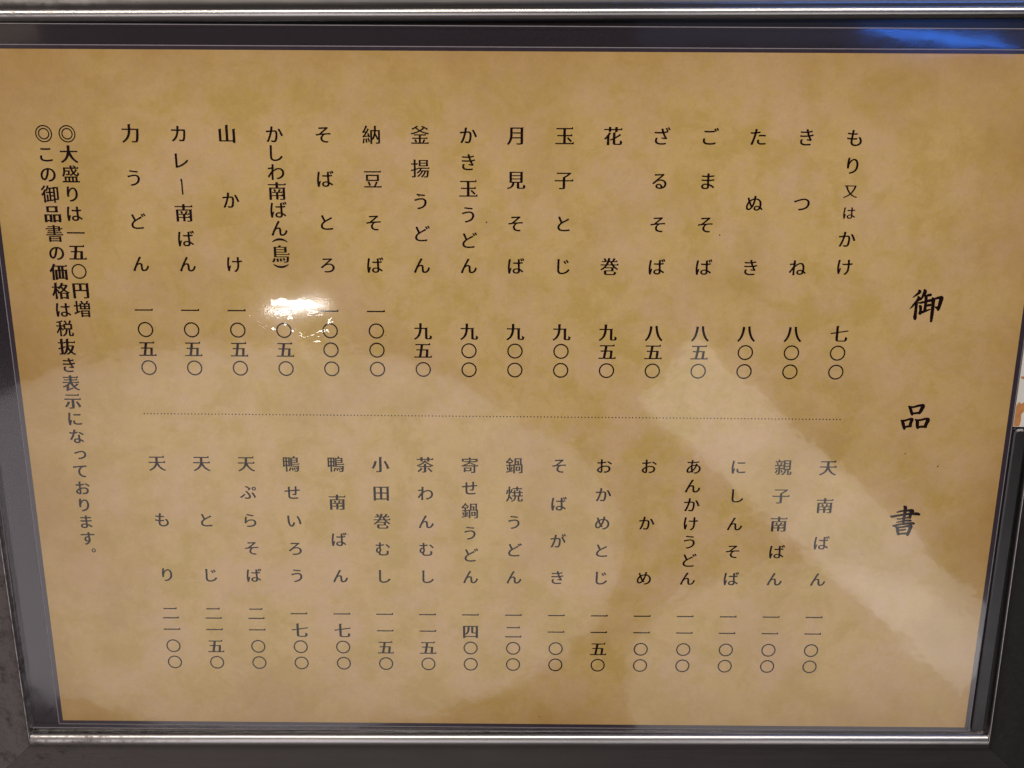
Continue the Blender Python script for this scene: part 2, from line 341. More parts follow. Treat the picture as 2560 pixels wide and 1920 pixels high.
GLYPHS = {
"あ": [[588,423,562,366,523,299,475,234,439,196,460,198,463,194,458,214,448,304,445,383,449,401,454,411,477,421,522,431,593,437,586,440,589,436],[711,559,660,571,645,571,628,564,618,510,614,506,620,507,541,504,485,496,445,487,454,485,452,488,451,511,454,567,462,594,466,599,619,613,772,632,805,643,816,656,819,668,816,698,809,708,786,715,722,702,625,688,550,681,475,677,473,679,471,698,486,775,485,780,473,790,443,796,417,796,388,792,372,781,368,773,362,694,356,677,351,673,307,671,246,674,163,682,140,676,129,665,127,635,131,622,144,609,178,601,341,597,346,592,349,568,343,488,337,459,330,448,335,450,263,404,207,359,178,328,151,296,117,237,103,200,96,175,91,117,95,93,104,65,116,47,133,29,154,16,176,7,224,0,262,2,300,10,344,25,390,47,383,47,378,49,387,27,396,16,417,6,439,6,473,16,492,27,497,37,495,55,485,95,487,110,493,120,537,163,583,219,612,260,667,353,689,403,701,423,692,422,725,406,756,384,779,357,795,329,804,299,808,268,806,232,794,181,781,153,762,125,738,100,697,71,634,42,606,34,548,22,530,13,527,7,536,-13,553,-34,581,-47,606,-47,685,-28,736,-8,780,15,830,50,851,70,877,103,892,127,909,166,919,206,923,247,922,282,915,314,905,344,885,380,865,405,842,427,816,446,788,463,735,487,732,499,732,509,738,530,738,538,733,547],[337,363,342,265,358,144,357,131,354,125,324,107,282,90,263,85,241,83,225,86,212,101,205,124,206,159,216,203,225,227,253,274,299,325,322,345,355,368,343,366,334,371]],
"い": [[191,702,133,701,114,695,109,689,113,645,117,480,124,355,138,259,157,183,174,135,195,93,218,59,253,25,279,7,316,-6,352,-11,386,-9,412,-1,439,14,466,38,486,61,517,111,546,176,556,200,555,220,534,251,511,274,504,280,474,285,458,272,441,218,421,169,400,130,376,99,358,90,343,93,332,99,314,117,302,135,286,166,272,204,259,249,249,301,241,374,235,482,234,606,240,679,238,685,224,696],[716,665,690,658,660,641,658,635,659,629,691,580,720,526,745,466,763,417,783,351,799,282,817,168,823,156,844,144,869,147,896,156,928,176,934,187,936,197,918,302,896,386,878,439,853,505,824,567,776,648,761,660,737,667]],
"う": [[698,311,691,268,672,216,648,180,628,158,605,137,548,100,479,71,400,48,335,37,301,25,298,18,307,-5,325,-30,331,-35,354,-45,383,-45,453,-31,525,-9,584,14,618,30,673,64,701,85,732,112,768,156,787,186,803,223,814,257,821,301,823,336,818,377,808,414,797,436,777,466,753,491,726,511,673,536,639,545,602,552,530,554,445,547,366,533,236,503,158,491,152,482,157,454,168,421,174,412,196,400,221,403,285,425,361,447,452,466,502,472,543,474,581,471,614,463,635,453,659,436,673,421,687,399,695,375,699,356],[278,761,273,733,274,722,282,710,318,698,492,676,681,659,714,663,730,676,734,682,740,709,740,722,736,730,719,740,624,745,495,757,393,770,316,783,293,778]],
"お": [[688,662,678,646,676,636,678,630,688,619,805,547,859,508,890,482,916,482,934,493,950,512,959,535,959,541,952,552,854,618,755,677,729,683,703,676],[307,246,309,92,305,73,297,59,293,56,262,64,245,72,216,97,207,111,202,134,203,152,211,173,226,196,248,220,276,243,319,268,303,272],[103,594,106,559,112,549,128,539,226,535,295,537,301,533,306,507,305,386,302,360,296,349,291,344,223,307,169,267,138,238,119,216,103,191,92,166,87,139,89,119,94,101,102,83,132,45,155,26,179,9,232,-18,268,-29,293,-33,320,-35,358,-29,393,-7,406,13,414,39,418,62,420,101,416,275,420,301,431,314,477,327,550,340,605,344,645,342,684,333,718,317,743,294,753,278,764,250,767,212,762,172,755,154,745,136,737,125,710,101,690,89,669,79,623,65,579,58,510,56,492,46,490,41,494,21,506,-7,510,-13,526,-24,549,-30,642,-20,698,-6,742,11,782,32,815,58,838,80,861,115,877,155,884,199,882,247,874,280,852,319,831,344,796,371,756,392,723,404,687,412,649,417,597,418,544,414,474,403,415,388,419,388,415,413,416,515,421,541,426,548,515,562,603,579,618,589,624,599,626,610,623,645,613,656,588,661,527,647,422,628,426,628,423,631,420,655,427,773,425,783,414,795,381,802,352,802,319,795,307,783,305,772,308,648,303,622,298,617,239,614,138,620,115,614,105,603]],
"か": [[755,667,731,659,702,640,700,632,747,561,790,479,834,380,862,299,873,288,899,283,942,297,972,316,978,329,926,450,888,525,855,587,810,658,793,668,770,670],[62,531,65,500,69,490,85,477,116,475,271,493,277,493,279,479,246,366,204,250,153,132,120,71,86,17,84,10,86,3,117,-16,145,-24,168,-27,198,-16,212,4,257,90,302,195,348,321,398,491,404,501,416,507,492,512,532,507,549,500,558,492,565,482,576,443,579,391,574,297,563,216,541,124,532,98,513,67,504,60,490,55,459,52,397,60,335,74,324,60,331,11,341,-9,356,-19,413,-28,453,-31,497,-31,531,-26,577,-9,605,13,618,28,641,70,659,120,675,189,687,276,693,363,693,435,686,480,671,517,659,533,623,564,595,576,565,583,534,587,432,583,425,587,424,608,452,758,451,765,442,777,408,787,376,790,346,788,329,776,325,767,314,651,304,589,294,575,175,565,81,563,65,553,62,546]],
"が": [[741,654,717,646,688,627,686,619,733,549,777,468,820,369,849,289,860,278,886,273,928,287,958,306,964,319,906,451,868,526,834,586,796,645,779,655,756,657],[758,802,743,798,718,783,715,775,783,662,811,650,836,652,858,661,869,672,871,678,863,700,807,792,791,801,770,803],[869,842,854,838,829,823,826,816,865,754,894,702,908,692,930,689,957,695,982,711,986,719,950,781,917,831,902,841,880,843],[48,528,52,497,56,487,72,474,103,472,258,490,264,489,266,475,233,362,191,247,140,129,107,68,73,14,71,7,73,0,103,-19,131,-28,154,-31,184,-20,198,0,243,86,289,191,335,317,385,487,391,497,403,503,478,508,518,503,535,496,545,488,551,478,562,439,565,388,560,294,550,213,537,150,528,121,519,95,499,63,479,52,450,48,426,50,346,65,321,60,313,50,313,36,318,7,328,-12,344,-22,400,-31,439,-34,483,-34,517,-29,563,-13,591,9,616,42,629,66,646,116,659,173,672,259,679,347,680,418,677,454,673,477,658,514,646,530,610,561,582,573,552,580,520,584,419,580,412,584,411,605,437,744,437,762,428,773,394,784,363,786,333,784,316,772,312,763,306,687,290,585,281,571,186,562,94,560,61,553,50,541]],
"き": [[279,275,235,280,214,275,202,265,192,244,173,183,170,152,170,129,176,95,183,73,194,53,207,35,241,6,293,-21,318,-29,387,-43,451,-49,526,-50,595,-48,701,-38,734,-28,745,-15,748,-6,750,22,748,32,737,44,713,49,656,40,598,35,519,31,460,32,422,35,378,43,342,55,314,72,301,87,291,103,283,137,282,161,286,188,294,215,317,257,307,266],[488,684,486,674,495,676,386,674,319,677,191,687,170,679,163,669,163,641,167,628,180,615,215,606,359,600,505,600,509,597,523,571,549,496,548,481,545,477,491,473,375,471,279,474,177,481,155,475,145,464,143,434,148,421,160,408,195,400,288,396,404,395,586,401,591,397,629,322,655,279,655,267,659,270,564,280,532,277,515,264,510,254,509,243,511,234,520,222,553,212,660,199,738,185,757,192,769,201,783,219,796,243,797,249,796,254,768,286,721,366,706,398,705,405,709,416,771,427,859,447,871,457,874,465,873,479,869,504,855,520,831,526,726,499,668,490,658,501,629,585,628,603,633,613,699,625,796,647,810,658,813,666,814,679,809,703,792,719,767,722,655,694,604,686,597,698,580,783,572,792,552,798,530,797,502,795,469,783,463,773,466,754]],
"け": [[225,772,193,774,161,771,145,758,141,746,111,506,101,361,100,303,103,242,111,172,134,58,146,17,154,5,171,-6,196,-9,216,-8,243,1,255,11,258,17,256,48,260,74,285,169,318,274,320,289,317,296,309,306,291,317,264,320,244,309,238,301,198,192,227,189,223,201,216,262,213,329,218,449,225,518,237,600,251,675,268,742,267,750,259,761],[377,547,378,519,380,509,393,496,428,488,550,485,653,486,661,482,666,456,664,353,661,296,652,233,637,178,623,148,601,109,563,66,543,47,513,25,465,-2,519,-46,533,-52,561,-53,575,-48,617,-22,644,1,674,29,696,55,717,86,740,132,756,180,770,251,777,325,778,460,783,486,790,493,903,505,927,515,938,527,940,537,939,577,933,586,911,594,860,585,784,577,777,604,779,756,776,765,763,777,730,783,699,783,665,777,654,765,653,757,658,710,663,598,659,573,655,569,541,565,476,568,414,574,391,568,380,557]],
"こ": [[216,676,217,646,219,636,231,623,266,615,367,609,531,607,739,615,773,624,785,637,787,647,787,677,785,687,773,698,750,704,617,695,491,692,365,695,253,703,230,697,219,686],[247,305,222,307,193,304,176,291,169,279,157,213,154,180,155,159,161,126,169,103,180,83,194,64,229,34,272,11,309,-3,366,-17,430,-25,500,-28,603,-25,748,-11,839,7,849,17,854,39,852,80,847,89,825,97,762,82,691,71,599,62,511,59,457,61,406,66,363,77,328,92,308,106,293,121,283,138,277,154,274,177,274,207,288,287,278,297]],
"ご": [[199,665,199,636,201,626,211,615,232,606,333,599,490,596,598,599,721,605,755,614,767,627,769,637,769,667,767,677,755,688,732,694,617,686,489,682,347,685,235,692,212,686,201,675],[229,294,181,296,162,289,154,280,140,211,137,174,137,148,143,115,151,92,162,72,176,53,211,23,254,0,291,-14,348,-28,412,-36,482,-39,586,-36,679,-28,776,-14,821,-4,831,6,836,28,834,69,829,78,807,86,745,72,662,59,581,52,493,49,439,51,388,56,345,67,311,81,291,95,276,111,266,128,260,144,256,188,260,224,271,272,270,276,260,287],[757,799,742,795,717,779,714,771,753,708,781,656,795,646,818,643,829,645,858,657,869,668,870,674,862,696,806,788,790,798,768,800],[868,839,852,835,828,819,825,812,865,750,893,698,907,688,929,685,941,687,970,698,981,709,983,715,975,737,916,828,901,838,879,840]],
"ざ": [[751,818,736,814,711,798,708,790,746,728,774,676,788,666,810,663,837,669,862,685,866,694,831,758,800,807,784,817,762,819],[862,858,846,854,822,838,819,831,859,769,887,717,900,707,923,703,950,709,975,725,979,733,943,796,910,847,895,856,873,859],[276,316,251,320,229,321,207,313,196,303,169,236,161,203,157,170,157,147,163,111,170,87,181,66,195,46,230,14,284,-16,335,-33,394,-45,460,-51,567,-50,717,-36,749,-25,760,-12,763,-3,765,25,763,35,752,47,727,52,673,42,589,34,513,31,457,33,408,38,366,47,331,62,311,76,295,92,285,110,278,128,273,176,278,211,291,250,313,294,306,304],[129,598,130,569,133,560,145,547,180,538,366,531,480,532,548,536,552,533,567,511,611,418,659,335,662,320,556,328,523,325,507,312,503,301,501,287,503,278,514,265,549,256,672,244,756,232,774,239,774,236,805,275,810,286,809,294,797,318,759,365,722,426,673,525,671,541,677,550,770,567,846,585,861,595,866,604,867,618,863,645,860,652,845,664,819,666,752,648,641,627,626,656,596,772,589,781,570,789,517,787,483,776,477,766,479,749,515,638,517,621,513,614,368,611,275,615,164,625,141,619,131,608]],
"し": [[308,783,245,781,226,774,222,769,226,732,228,669,218,180,221,135,226,107,233,81,248,47,278,10,295,-4,323,-21,375,-41,435,-51,508,-52,584,-43,653,-26,714,-1,768,30,815,65,856,102,907,160,908,173,890,201,860,228,832,232,812,221,759,156,733,130,704,106,649,72,583,48,539,39,493,35,462,35,430,40,402,50,379,65,362,85,350,108,344,127,341,150,338,203,347,598,352,706,356,754,354,763,343,776]],
"じ": [[574,683,565,681,540,665,537,656,581,585,614,523,627,512,651,508,682,515,707,532,711,543,675,606,631,672,623,678,599,686],[710,736,694,731,670,714,667,705,713,636,747,576,761,565,785,561,814,568,839,586,843,596,799,669,761,726,744,736,721,737],[295,775,232,774,213,767,209,762,214,725,216,662,207,284,206,158,213,100,220,74,236,40,265,3,282,-11,310,-28,363,-48,423,-58,496,-59,572,-50,640,-33,702,-8,755,23,802,58,843,95,894,153,895,166,877,194,847,221,819,225,799,214,755,158,720,124,691,99,636,65,570,41,526,32,480,28,449,28,417,33,389,43,366,58,349,78,337,101,331,120,328,143,325,196,336,651,344,756,342,762,326,772]],
"す": [[550,358,548,317,541,286,530,261,522,250,506,240,488,235,468,235,449,240,432,249,419,260,410,274,403,289,398,318,400,356,411,390,421,405,434,417,450,426,467,431,488,432,508,427,537,403,544,388],[78,624,78,605,82,592,96,579,130,575,319,585,513,589,522,585,527,559,525,502,522,494,532,500,496,505,466,505,431,500,381,482,359,468,332,445,310,416,294,382,287,354,285,334,287,303,293,273,304,247,319,224,337,206,357,190,378,179,424,164,455,160,483,160,507,163,529,169,526,167,528,173,508,139,484,112,455,87,431,71,394,51,352,35,292,17,282,8,302,-18,327,-39,338,-45,364,-51,385,-48,445,-25,498,2,540,31,565,52,598,86,624,122,644,160,659,200,666,227,672,267,673,305,672,335,665,371,652,409,645,421,642,442,640,560,645,586,653,590,896,587,930,592,944,605,947,617,948,635,944,647,932,660,897,666,648,669,645,672,640,687,644,767,642,776,630,789,597,795,566,795,533,789,521,776,519,767,524,686,520,671,517,667,128,657,93,650,81,637]],
"せ": [[29,472,33,442,37,434,54,421,86,419,230,437,239,435,244,410,245,188,252,109,261,76,276,48,286,37,323,10,354,-2,392,-10,452,-17,513,-20,651,-16,797,-6,817,4,827,15,830,26,832,56,829,68,818,79,794,84,710,74,590,65,496,64,456,66,424,71,392,82,371,103,365,127,360,159,358,418,363,444,367,449,636,475,639,466,634,378,628,312,622,297,607,294,568,298,514,306,496,296,492,289,490,261,492,250,497,241,513,231,612,219,662,219,693,226,714,238,731,263,737,287,742,326,748,455,754,479,763,485,835,489,895,490,925,497,938,509,940,518,941,542,938,555,924,568,890,572,765,564,757,567,752,593,757,744,755,755,743,767,711,774,684,774,652,767,640,755,638,743,641,687,641,587,636,561,632,556,371,530,363,532,358,558,361,713,359,724,347,736,315,743,287,743,257,739,242,728,240,722,243,677,244,550,239,524,229,517,76,505,41,497,31,484]],
"そ": [[245,720,247,690,250,681,264,669,291,664,573,681,573,673,429,547,287,434,264,421,243,416,133,403,97,393,88,381,86,369,87,350,92,337,109,324,140,323,325,347,443,359,443,357,414,335,374,289,360,269,344,231,338,207,335,188,339,140,350,99,370,64,397,34,429,10,467,-9,510,-25,560,-36,617,-43,701,-46,733,-40,748,-27,752,-20,760,8,761,23,756,32,737,40,679,39,631,41,566,52,536,61,515,70,491,86,477,101,466,117,455,148,451,184,456,229,475,274,490,295,521,327,559,353,593,367,638,377,728,382,845,381,879,386,893,399,896,411,896,429,893,441,880,454,845,460,650,452,433,434,432,438,681,646,753,701,761,711,761,716,756,727,728,755,704,766,683,768,631,760,498,752,349,747,289,749,259,743,247,731]],
"た": [[518,454,520,424,528,414,550,406,636,413,728,415,804,412,881,404,902,413,908,422,911,456,909,467,904,476,888,486,825,491,702,494,566,488,533,479,521,466],[532,245,510,247,485,244,467,235,460,225,454,185,450,134,454,95,469,60,480,46,508,23,550,2,591,-10,637,-17,691,-21,774,-20,890,-10,910,-1,921,11,924,20,926,49,924,60,916,70,892,77,793,63,695,60,661,62,624,69,603,77,582,90,573,101,566,123,563,148,564,174,573,225,572,229,559,238],[200,624,122,628,98,622,86,611,83,598,85,574,88,565,101,552,136,545,281,544,286,539,286,519,267,439,218,278,164,129,135,63,107,7,112,-5,145,-21,175,-30,198,-33,222,-26,233,-15,287,122,325,231,355,330,378,411,403,519,415,549,427,557,506,568,595,585,612,595,618,605,621,616,619,652,609,663,584,669,525,655,431,639,438,637,434,642,434,657,455,757,455,772,447,784,412,793,379,795,350,794,332,785,328,778,325,716,317,661,307,633,297,627]],
"っ": [[155,366,169,338,175,331,200,321,225,324,355,373,458,405,544,425,605,430,649,424,672,416,698,400,714,386,727,370,736,353,745,328,750,288,744,242,738,218,727,196,714,175,686,147,663,129,638,114,593,95,561,85,510,73,451,64,391,60,360,50,354,41,358,23,372,-4,396,-20,428,-23,486,-17,574,0,653,24,704,47,735,64,779,95,814,131,833,158,849,188,860,221,868,274,867,316,854,366,832,408,801,442,764,469,723,489,677,501,626,508,578,507,518,500,443,485,370,465,260,431,189,412,154,396,150,387]],
"つ": [[69,487,84,456,91,448,116,438,141,442,285,497,408,537,518,562,567,569,613,571,638,569,671,564,718,544,754,516,771,496,783,474,792,451,799,418,801,391,793,330,785,301,771,273,754,247,721,211,690,189,661,171,603,146,567,135,504,119,429,108,356,103,321,94,315,84,321,64,336,35,341,28,361,17,393,14,465,21,569,41,663,69,746,108,778,127,816,156,843,181,872,216,902,271,915,306,919,328,925,377,923,425,917,456,907,484,895,510,880,534,842,575,798,606,748,629,692,644,633,651,574,651,500,643,410,624,323,600,150,546,73,526,63,516,62,512]],
"て": [[69,634,76,594,87,582,110,577,254,598,542,630,537,632,532,623,493,593,450,548,413,495,384,433,365,365,359,304,365,245,380,190,406,140,440,97,466,74,495,51,541,24,607,-3,640,-13,710,-28,748,-32,774,-28,792,-16,797,-9,810,20,813,39,808,47,788,56,733,62,688,71,644,84,617,95,579,116,537,152,512,184,500,208,489,234,480,276,478,308,479,353,492,409,515,465,548,519,592,567,634,600,657,613,695,630,722,636,763,641,872,645,891,654,899,664,901,674,900,702,898,712,884,725,850,729,755,724,441,698,182,673,115,669,81,660,71,648]],
"と": [[280,771,253,762,222,742,219,734,225,712,291,567,346,455,346,432,340,423,291,383,246,338,217,297,199,261,185,213,183,182,189,129,198,104,210,81,225,61,243,44,284,16,308,5,359,-12,433,-25,530,-31,626,-28,770,-16,827,-9,847,1,857,12,860,25,858,70,854,79,833,88,748,72,657,62,547,55,473,58,424,64,375,80,338,102,328,113,316,130,306,159,304,196,307,221,314,245,325,270,341,295,362,320,409,362,471,404,592,474,792,576,821,599,823,605,813,628,792,655,771,664,746,661,687,623,446,492,457,491,442,512,419,560,377,651,332,757,327,763,302,774]],
"ど": [[755,771,740,767,715,751,712,743,751,681,779,629,793,619,815,616,827,618,856,629,867,640,868,646,860,668,804,760,788,770,766,772],[866,811,851,807,826,792,823,785,863,723,892,671,905,661,928,658,955,664,979,680,983,688,941,760,914,800,899,810,877,812],[253,758,226,749,195,729,192,721,198,699,264,555,320,442,321,434,320,419,314,410,273,378,226,333,196,293,173,249,159,200,157,169,163,116,172,91,184,68,199,48,217,31,258,3,281,-8,333,-25,407,-38,503,-44,667,-37,800,-22,820,-12,830,-1,833,12,832,57,828,66,807,75,722,59,631,49,521,42,447,45,398,51,349,67,312,89,302,100,290,117,280,146,278,183,281,208,288,232,299,257,315,282,336,307,383,349,443,390,552,454,739,549,767,572,769,579,762,601,743,628,728,639,701,639,648,604,436,486,424,482,429,480,423,487,374,586,305,744,300,751,275,761]],
"な": [[913,473,930,494,941,518,940,523,934,533,851,585,786,621,732,648,706,652,681,646,665,631,653,614,650,604,651,598,662,587,718,558,780,522,835,487,868,462,894,462],[604,146,603,105,599,78,587,53,573,40,560,33,536,26,509,24,482,27,455,34,438,43,426,55,429,55,419,74,415,95,416,113,423,136,433,149,448,160,462,167,484,173,536,176,598,167],[664,488,632,488,606,481,594,469,592,454,600,265,599,243,596,234,603,239,563,244,516,246,476,242,438,235,403,223,371,207,344,185,323,159,308,125,304,98,306,69,314,42,328,18,346,-1,366,-16,396,-31,422,-40,487,-52,549,-52,580,-49,607,-42,631,-33,666,-13,683,3,704,36,711,58,715,82,717,131,715,129,698,128,754,92,823,38,847,28,875,32,883,37,900,58,911,83,910,89,904,98,845,142,803,168,719,210,714,221,710,247,706,369,705,455,702,469,690,481],[422,800,393,802,366,801,348,791,342,783,335,725,316,641,309,633,213,627,108,633,88,625,81,615,81,585,85,572,99,559,134,552,281,551,282,537,260,487,205,375,148,279,86,193,87,183,116,162,143,151,160,146,185,150,201,161,240,220,279,285,323,369,363,454,395,537,408,558,417,565,480,576,569,596,583,607,587,616,589,627,586,659,578,670,554,676,514,664,430,646,439,642,436,649,438,667,462,760,463,780,455,790]],
"に": [[437,649,437,621,439,611,446,601,463,591,520,587,671,583,779,586,860,591,878,601,884,611,886,622,884,660,877,670,856,678,755,669,658,666,559,668,469,676,447,669,439,659],[470,274,448,276,421,271,405,259,399,247,389,188,387,159,390,134,401,99,410,83,427,64,457,43,513,21,558,11,598,6,657,4,747,7,840,16,891,23,908,33,915,43,917,56,916,86,913,95,899,107,874,111,814,101,753,94,644,89,609,91,571,97,548,103,525,115,513,126,506,137,501,158,500,194,510,253,509,257,497,267],[241,757,184,761,164,754,156,746,153,710,121,494,110,395,105,269,108,196,113,128,125,48,139,-19,148,-27,166,-33,208,-33,234,-28,248,-18,251,-12,249,19,258,71,279,143,313,241,318,266,316,274,310,284,294,297,268,303,244,293,238,285,192,176,222,183,223,179,217,292,222,401,243,558,262,667,277,729,277,737,269,748]],
"ぬ": [[466,554,447,461,426,388,406,335,372,265,388,267,393,263,369,304,337,368,309,434,305,460,309,469,322,481,381,523,441,552,477,563,464,566],[179,687,155,679,125,662,119,653,119,649,171,497,174,481,171,461,126,399,98,348,73,282,64,247,59,209,57,151,65,107,74,84,86,64,100,47,117,33,147,18,179,10,210,9,245,14,282,27,318,46,353,73,386,105,418,143,446,185,473,230,504,295,531,362,549,420,562,472,579,562,585,579,582,576,573,576,636,569,658,562,698,543,729,516,748,492,763,466,777,429,787,377,788,342,785,277,778,229,774,220,787,223,748,237,710,246,678,250,647,252,616,250,584,243,562,236,536,222,517,209,497,187,482,162,474,141,471,118,474,87,481,64,496,39,511,24,529,11,554,-1,598,-13,648,-17,680,-14,725,-5,745,3,771,17,790,29,823,60,847,96,840,92,829,93,842,83,890,27,913,18,943,28,960,46,977,71,978,80,924,134,883,172,889,167,885,186,899,261,903,347,900,396,893,429,884,460,871,489,847,528,818,561,784,588,747,611,707,627,665,639,595,648,593,658,605,748,604,765,594,776,560,784,531,785,505,783,487,775,483,769,484,735,481,670,476,647,471,638,421,624,364,603,311,576,251,534,265,537,273,532,243,620,229,674,220,684,196,690],[749,139,737,117,716,90,689,70,660,60,639,58,621,60,605,65,593,73,585,82,589,80,581,96,576,115,578,142,589,163,601,173,629,183,653,185,674,183,715,172,735,163,757,149,746,156,749,150],[313,172,273,127,250,109,219,96,206,94,200,95,183,108,172,133,167,152,165,176,167,211,174,247,185,285,214,348,237,385,227,380,213,385,227,360,251,304,267,273,318,187,315,190,316,180]],
"ね": [[272,689,271,659,265,632,256,624,171,612,97,609,75,601,65,590,63,578,67,549,70,540,87,527,119,525,258,543,262,519,257,467,247,437,161,313,60,179,46,153,46,145,59,118,78,97,88,91,121,91,132,99,270,295,246,302,249,283,243,-14,246,-23,258,-35,290,-41,319,-41,351,-35,363,-22,365,-14,359,113,358,256,361,360,366,398,381,416,437,466,487,505,527,532,566,553,605,569,632,576,665,577,687,573,700,567,727,544,741,527,758,493,774,434,778,393,777,315,772,247,770,242,777,246,783,246,743,259,706,266,671,270,638,271,577,263,531,246,505,230,487,214,468,190,458,167,453,135,455,107,462,80,474,56,503,27,523,14,544,5,591,-8,644,-13,705,-7,736,1,764,13,784,25,808,44,829,69,847,105,856,118,844,114,834,117,896,56,917,44,947,47,965,63,984,96,982,108,927,159,891,188,886,195,883,220,889,279,893,349,891,405,885,449,871,504,856,540,828,583,803,608,775,628,754,637,710,650,663,654,609,648,555,631,490,601,429,562,346,497,360,503,371,495,369,506,374,537,409,602,407,616,382,643,385,639,383,644,389,699,398,769,397,776,386,788,352,795,321,796,288,791,275,778,272,766],[752,158,740,129,722,99,707,84,680,69,663,64,640,62,620,64,597,70,582,78,570,89,563,101,565,102,558,126,560,154,564,166,573,177,585,187,600,195,636,202,686,196,734,182,758,168,748,174,751,169]],
"の": [[456,631,437,517,411,406,382,314,355,245,329,196,302,159,280,143,271,140,264,141,243,149,223,171,208,197,196,230,188,272,186,313,189,360,198,397,212,435,230,472,255,508,284,541,318,571,357,597,387,612,417,624,459,634,453,636],[581,636,638,621,686,597,726,564,757,526,780,483,799,423,805,373,804,317,797,276,781,227,757,184,726,146,688,114,635,83,589,65,562,59,514,52,481,40,478,33,488,11,507,-14,536,-28,562,-29,645,-9,701,11,767,47,810,80,834,104,858,132,886,177,906,226,920,280,925,322,925,359,919,419,905,474,884,523,854,569,817,611,775,646,745,664,693,690,636,707,601,714,517,720,466,716,428,710,360,691,283,656,252,636,203,597,157,549,123,498,105,465,83,403,75,366,71,288,73,258,78,229,94,177,116,132,144,96,168,75,202,55,245,43,279,42,306,47,332,56,358,72,384,93,416,131,454,193,474,236,493,284,520,363,535,419,554,503,572,613]],
"は": [[226,770,197,772,165,768,150,755,146,743,141,694,112,494,99,359,96,287,98,211,103,142,118,33,128,-10,135,-22,151,-34,176,-38,198,-37,225,-31,238,-21,241,-15,240,17,245,55,270,138,303,234,308,259,307,267,300,277,284,290,258,296,235,286,229,278,184,168,213,175,215,171,209,229,207,286,214,409,239,599,255,684,268,740,267,749,259,760],[657,173,657,126,651,96,639,70,629,60,616,53,592,46,565,44,534,47,507,55,486,67,475,79,476,80,469,97,465,119,469,147,473,158,485,171,501,182,515,189,538,195,590,197,652,188],[719,773,689,773,656,767,644,754,642,746,644,619,639,593,636,589,553,586,419,593,396,586,383,575,380,563,380,544,383,532,394,520,416,512,541,506,631,507,640,503,646,477,653,286,652,264,649,255,656,260,610,265,551,264,517,260,478,251,443,237,412,218,387,195,368,167,358,134,357,99,362,72,370,53,399,17,420,3,451,-13,508,-28,541,-32,600,-33,643,-27,671,-20,704,-6,736,20,751,40,762,62,769,85,773,109,774,147,769,142,754,143,802,110,877,48,900,40,931,50,948,71,960,96,959,102,954,111,908,149,837,197,781,225,773,239,769,265,760,483,764,508,771,515,885,527,918,538,929,551,931,560,932,583,929,595,914,608,884,611,821,601,765,596,759,622,766,746,764,755,752,767]],
"ば": [[202,759,173,761,142,758,126,745,122,732,117,683,86,469,75,349,72,277,74,201,79,132,94,22,104,-21,111,-33,127,-44,152,-49,174,-48,200,-43,214,-33,217,-27,216,8,220,41,241,113,279,223,284,248,283,256,276,266,260,279,234,285,211,275,205,267,160,157,189,164,191,160,185,219,183,276,190,398,213,575,229,667,244,730,243,738,235,749],[789,790,778,788,753,775,749,767,796,654,818,639,843,639,866,647,879,657,881,664,877,683,835,775,813,788],[888,820,866,813,853,803,851,797,894,691,902,680,921,671,946,671,969,679,981,689,983,696,979,715,935,806,913,819],[633,163,633,116,627,86,615,60,605,50,592,42,568,36,541,34,510,37,483,44,462,56,451,68,452,69,445,86,441,108,445,136,449,147,461,160,477,171,491,177,514,183,561,187,592,184,626,176],[695,763,665,763,632,757,620,744,618,735,620,608,615,582,612,578,528,575,395,582,372,575,359,564,356,552,356,533,359,521,370,509,392,501,517,496,607,497,616,493,621,467,629,275,628,253,625,244,632,249,586,254,527,253,494,249,454,240,419,226,389,207,353,171,342,148,334,115,335,80,342,54,359,24,382,1,404,-13,436,-27,495,-41,564,-45,609,-41,629,-37,672,-21,687,-13,706,3,718,15,731,36,745,75,749,99,750,136,741,128,732,131,778,99,853,37,876,29,907,40,924,60,935,85,934,91,929,100,883,138,813,186,757,214,749,228,745,254,736,472,740,497,747,504,861,516,894,527,905,540,907,549,908,572,905,584,890,597,860,600,797,590,741,585,735,612,737,690,741,736,739,744,728,757]],
"ぷ": [[798,607,804,637,816,655,826,662,837,667,850,667,862,664,881,649,891,629,894,599,888,570,875,551,865,544,853,540,840,540,828,543,818,549,805,567,799,587],[714,593,720,567,731,544,747,525,765,510,786,499,808,492,830,488,854,488,877,491,900,497,921,507,940,521,957,539,969,561,976,586,977,613,971,639,960,662,945,681,926,696,905,708,883,715,860,719,836,719,813,716,791,710,770,700,751,685,734,667,722,645,715,620],[480,526,496,511,518,500,545,499,558,503,637,559,658,583,661,600,645,633,572,679,509,713,416,757,390,761,359,752,334,723,330,714,331,709,343,699,416,664,473,633,525,599,525,587,521,580,498,564,474,540,474,536],[273,32,281,-5,287,-15,301,-25,401,-38,488,-39,540,-30,584,-12,604,2,623,21,638,45,646,64,653,108,653,128,648,156,634,200,610,244,574,296,530,349,431,452,418,459,389,461,377,457,344,431,336,419,336,414,342,404,405,344,451,290,480,251,502,216,519,181,529,148,531,124,530,103,520,76,505,57,486,48,452,42,401,44,345,52,301,63,278,55,273,47],[893,33,918,44,948,65,954,76,925,142,894,204,831,309,792,362,774,372,750,372,718,360,691,340,689,332,717,295,741,259,781,187,815,112,841,42,853,31,879,28],[318,248,300,266,276,276,252,271,212,233,156,185,87,134,13,87,10,77,24,52,41,32,67,21,92,24,140,55,202,100,272,158,323,205,330,217,331,224]],
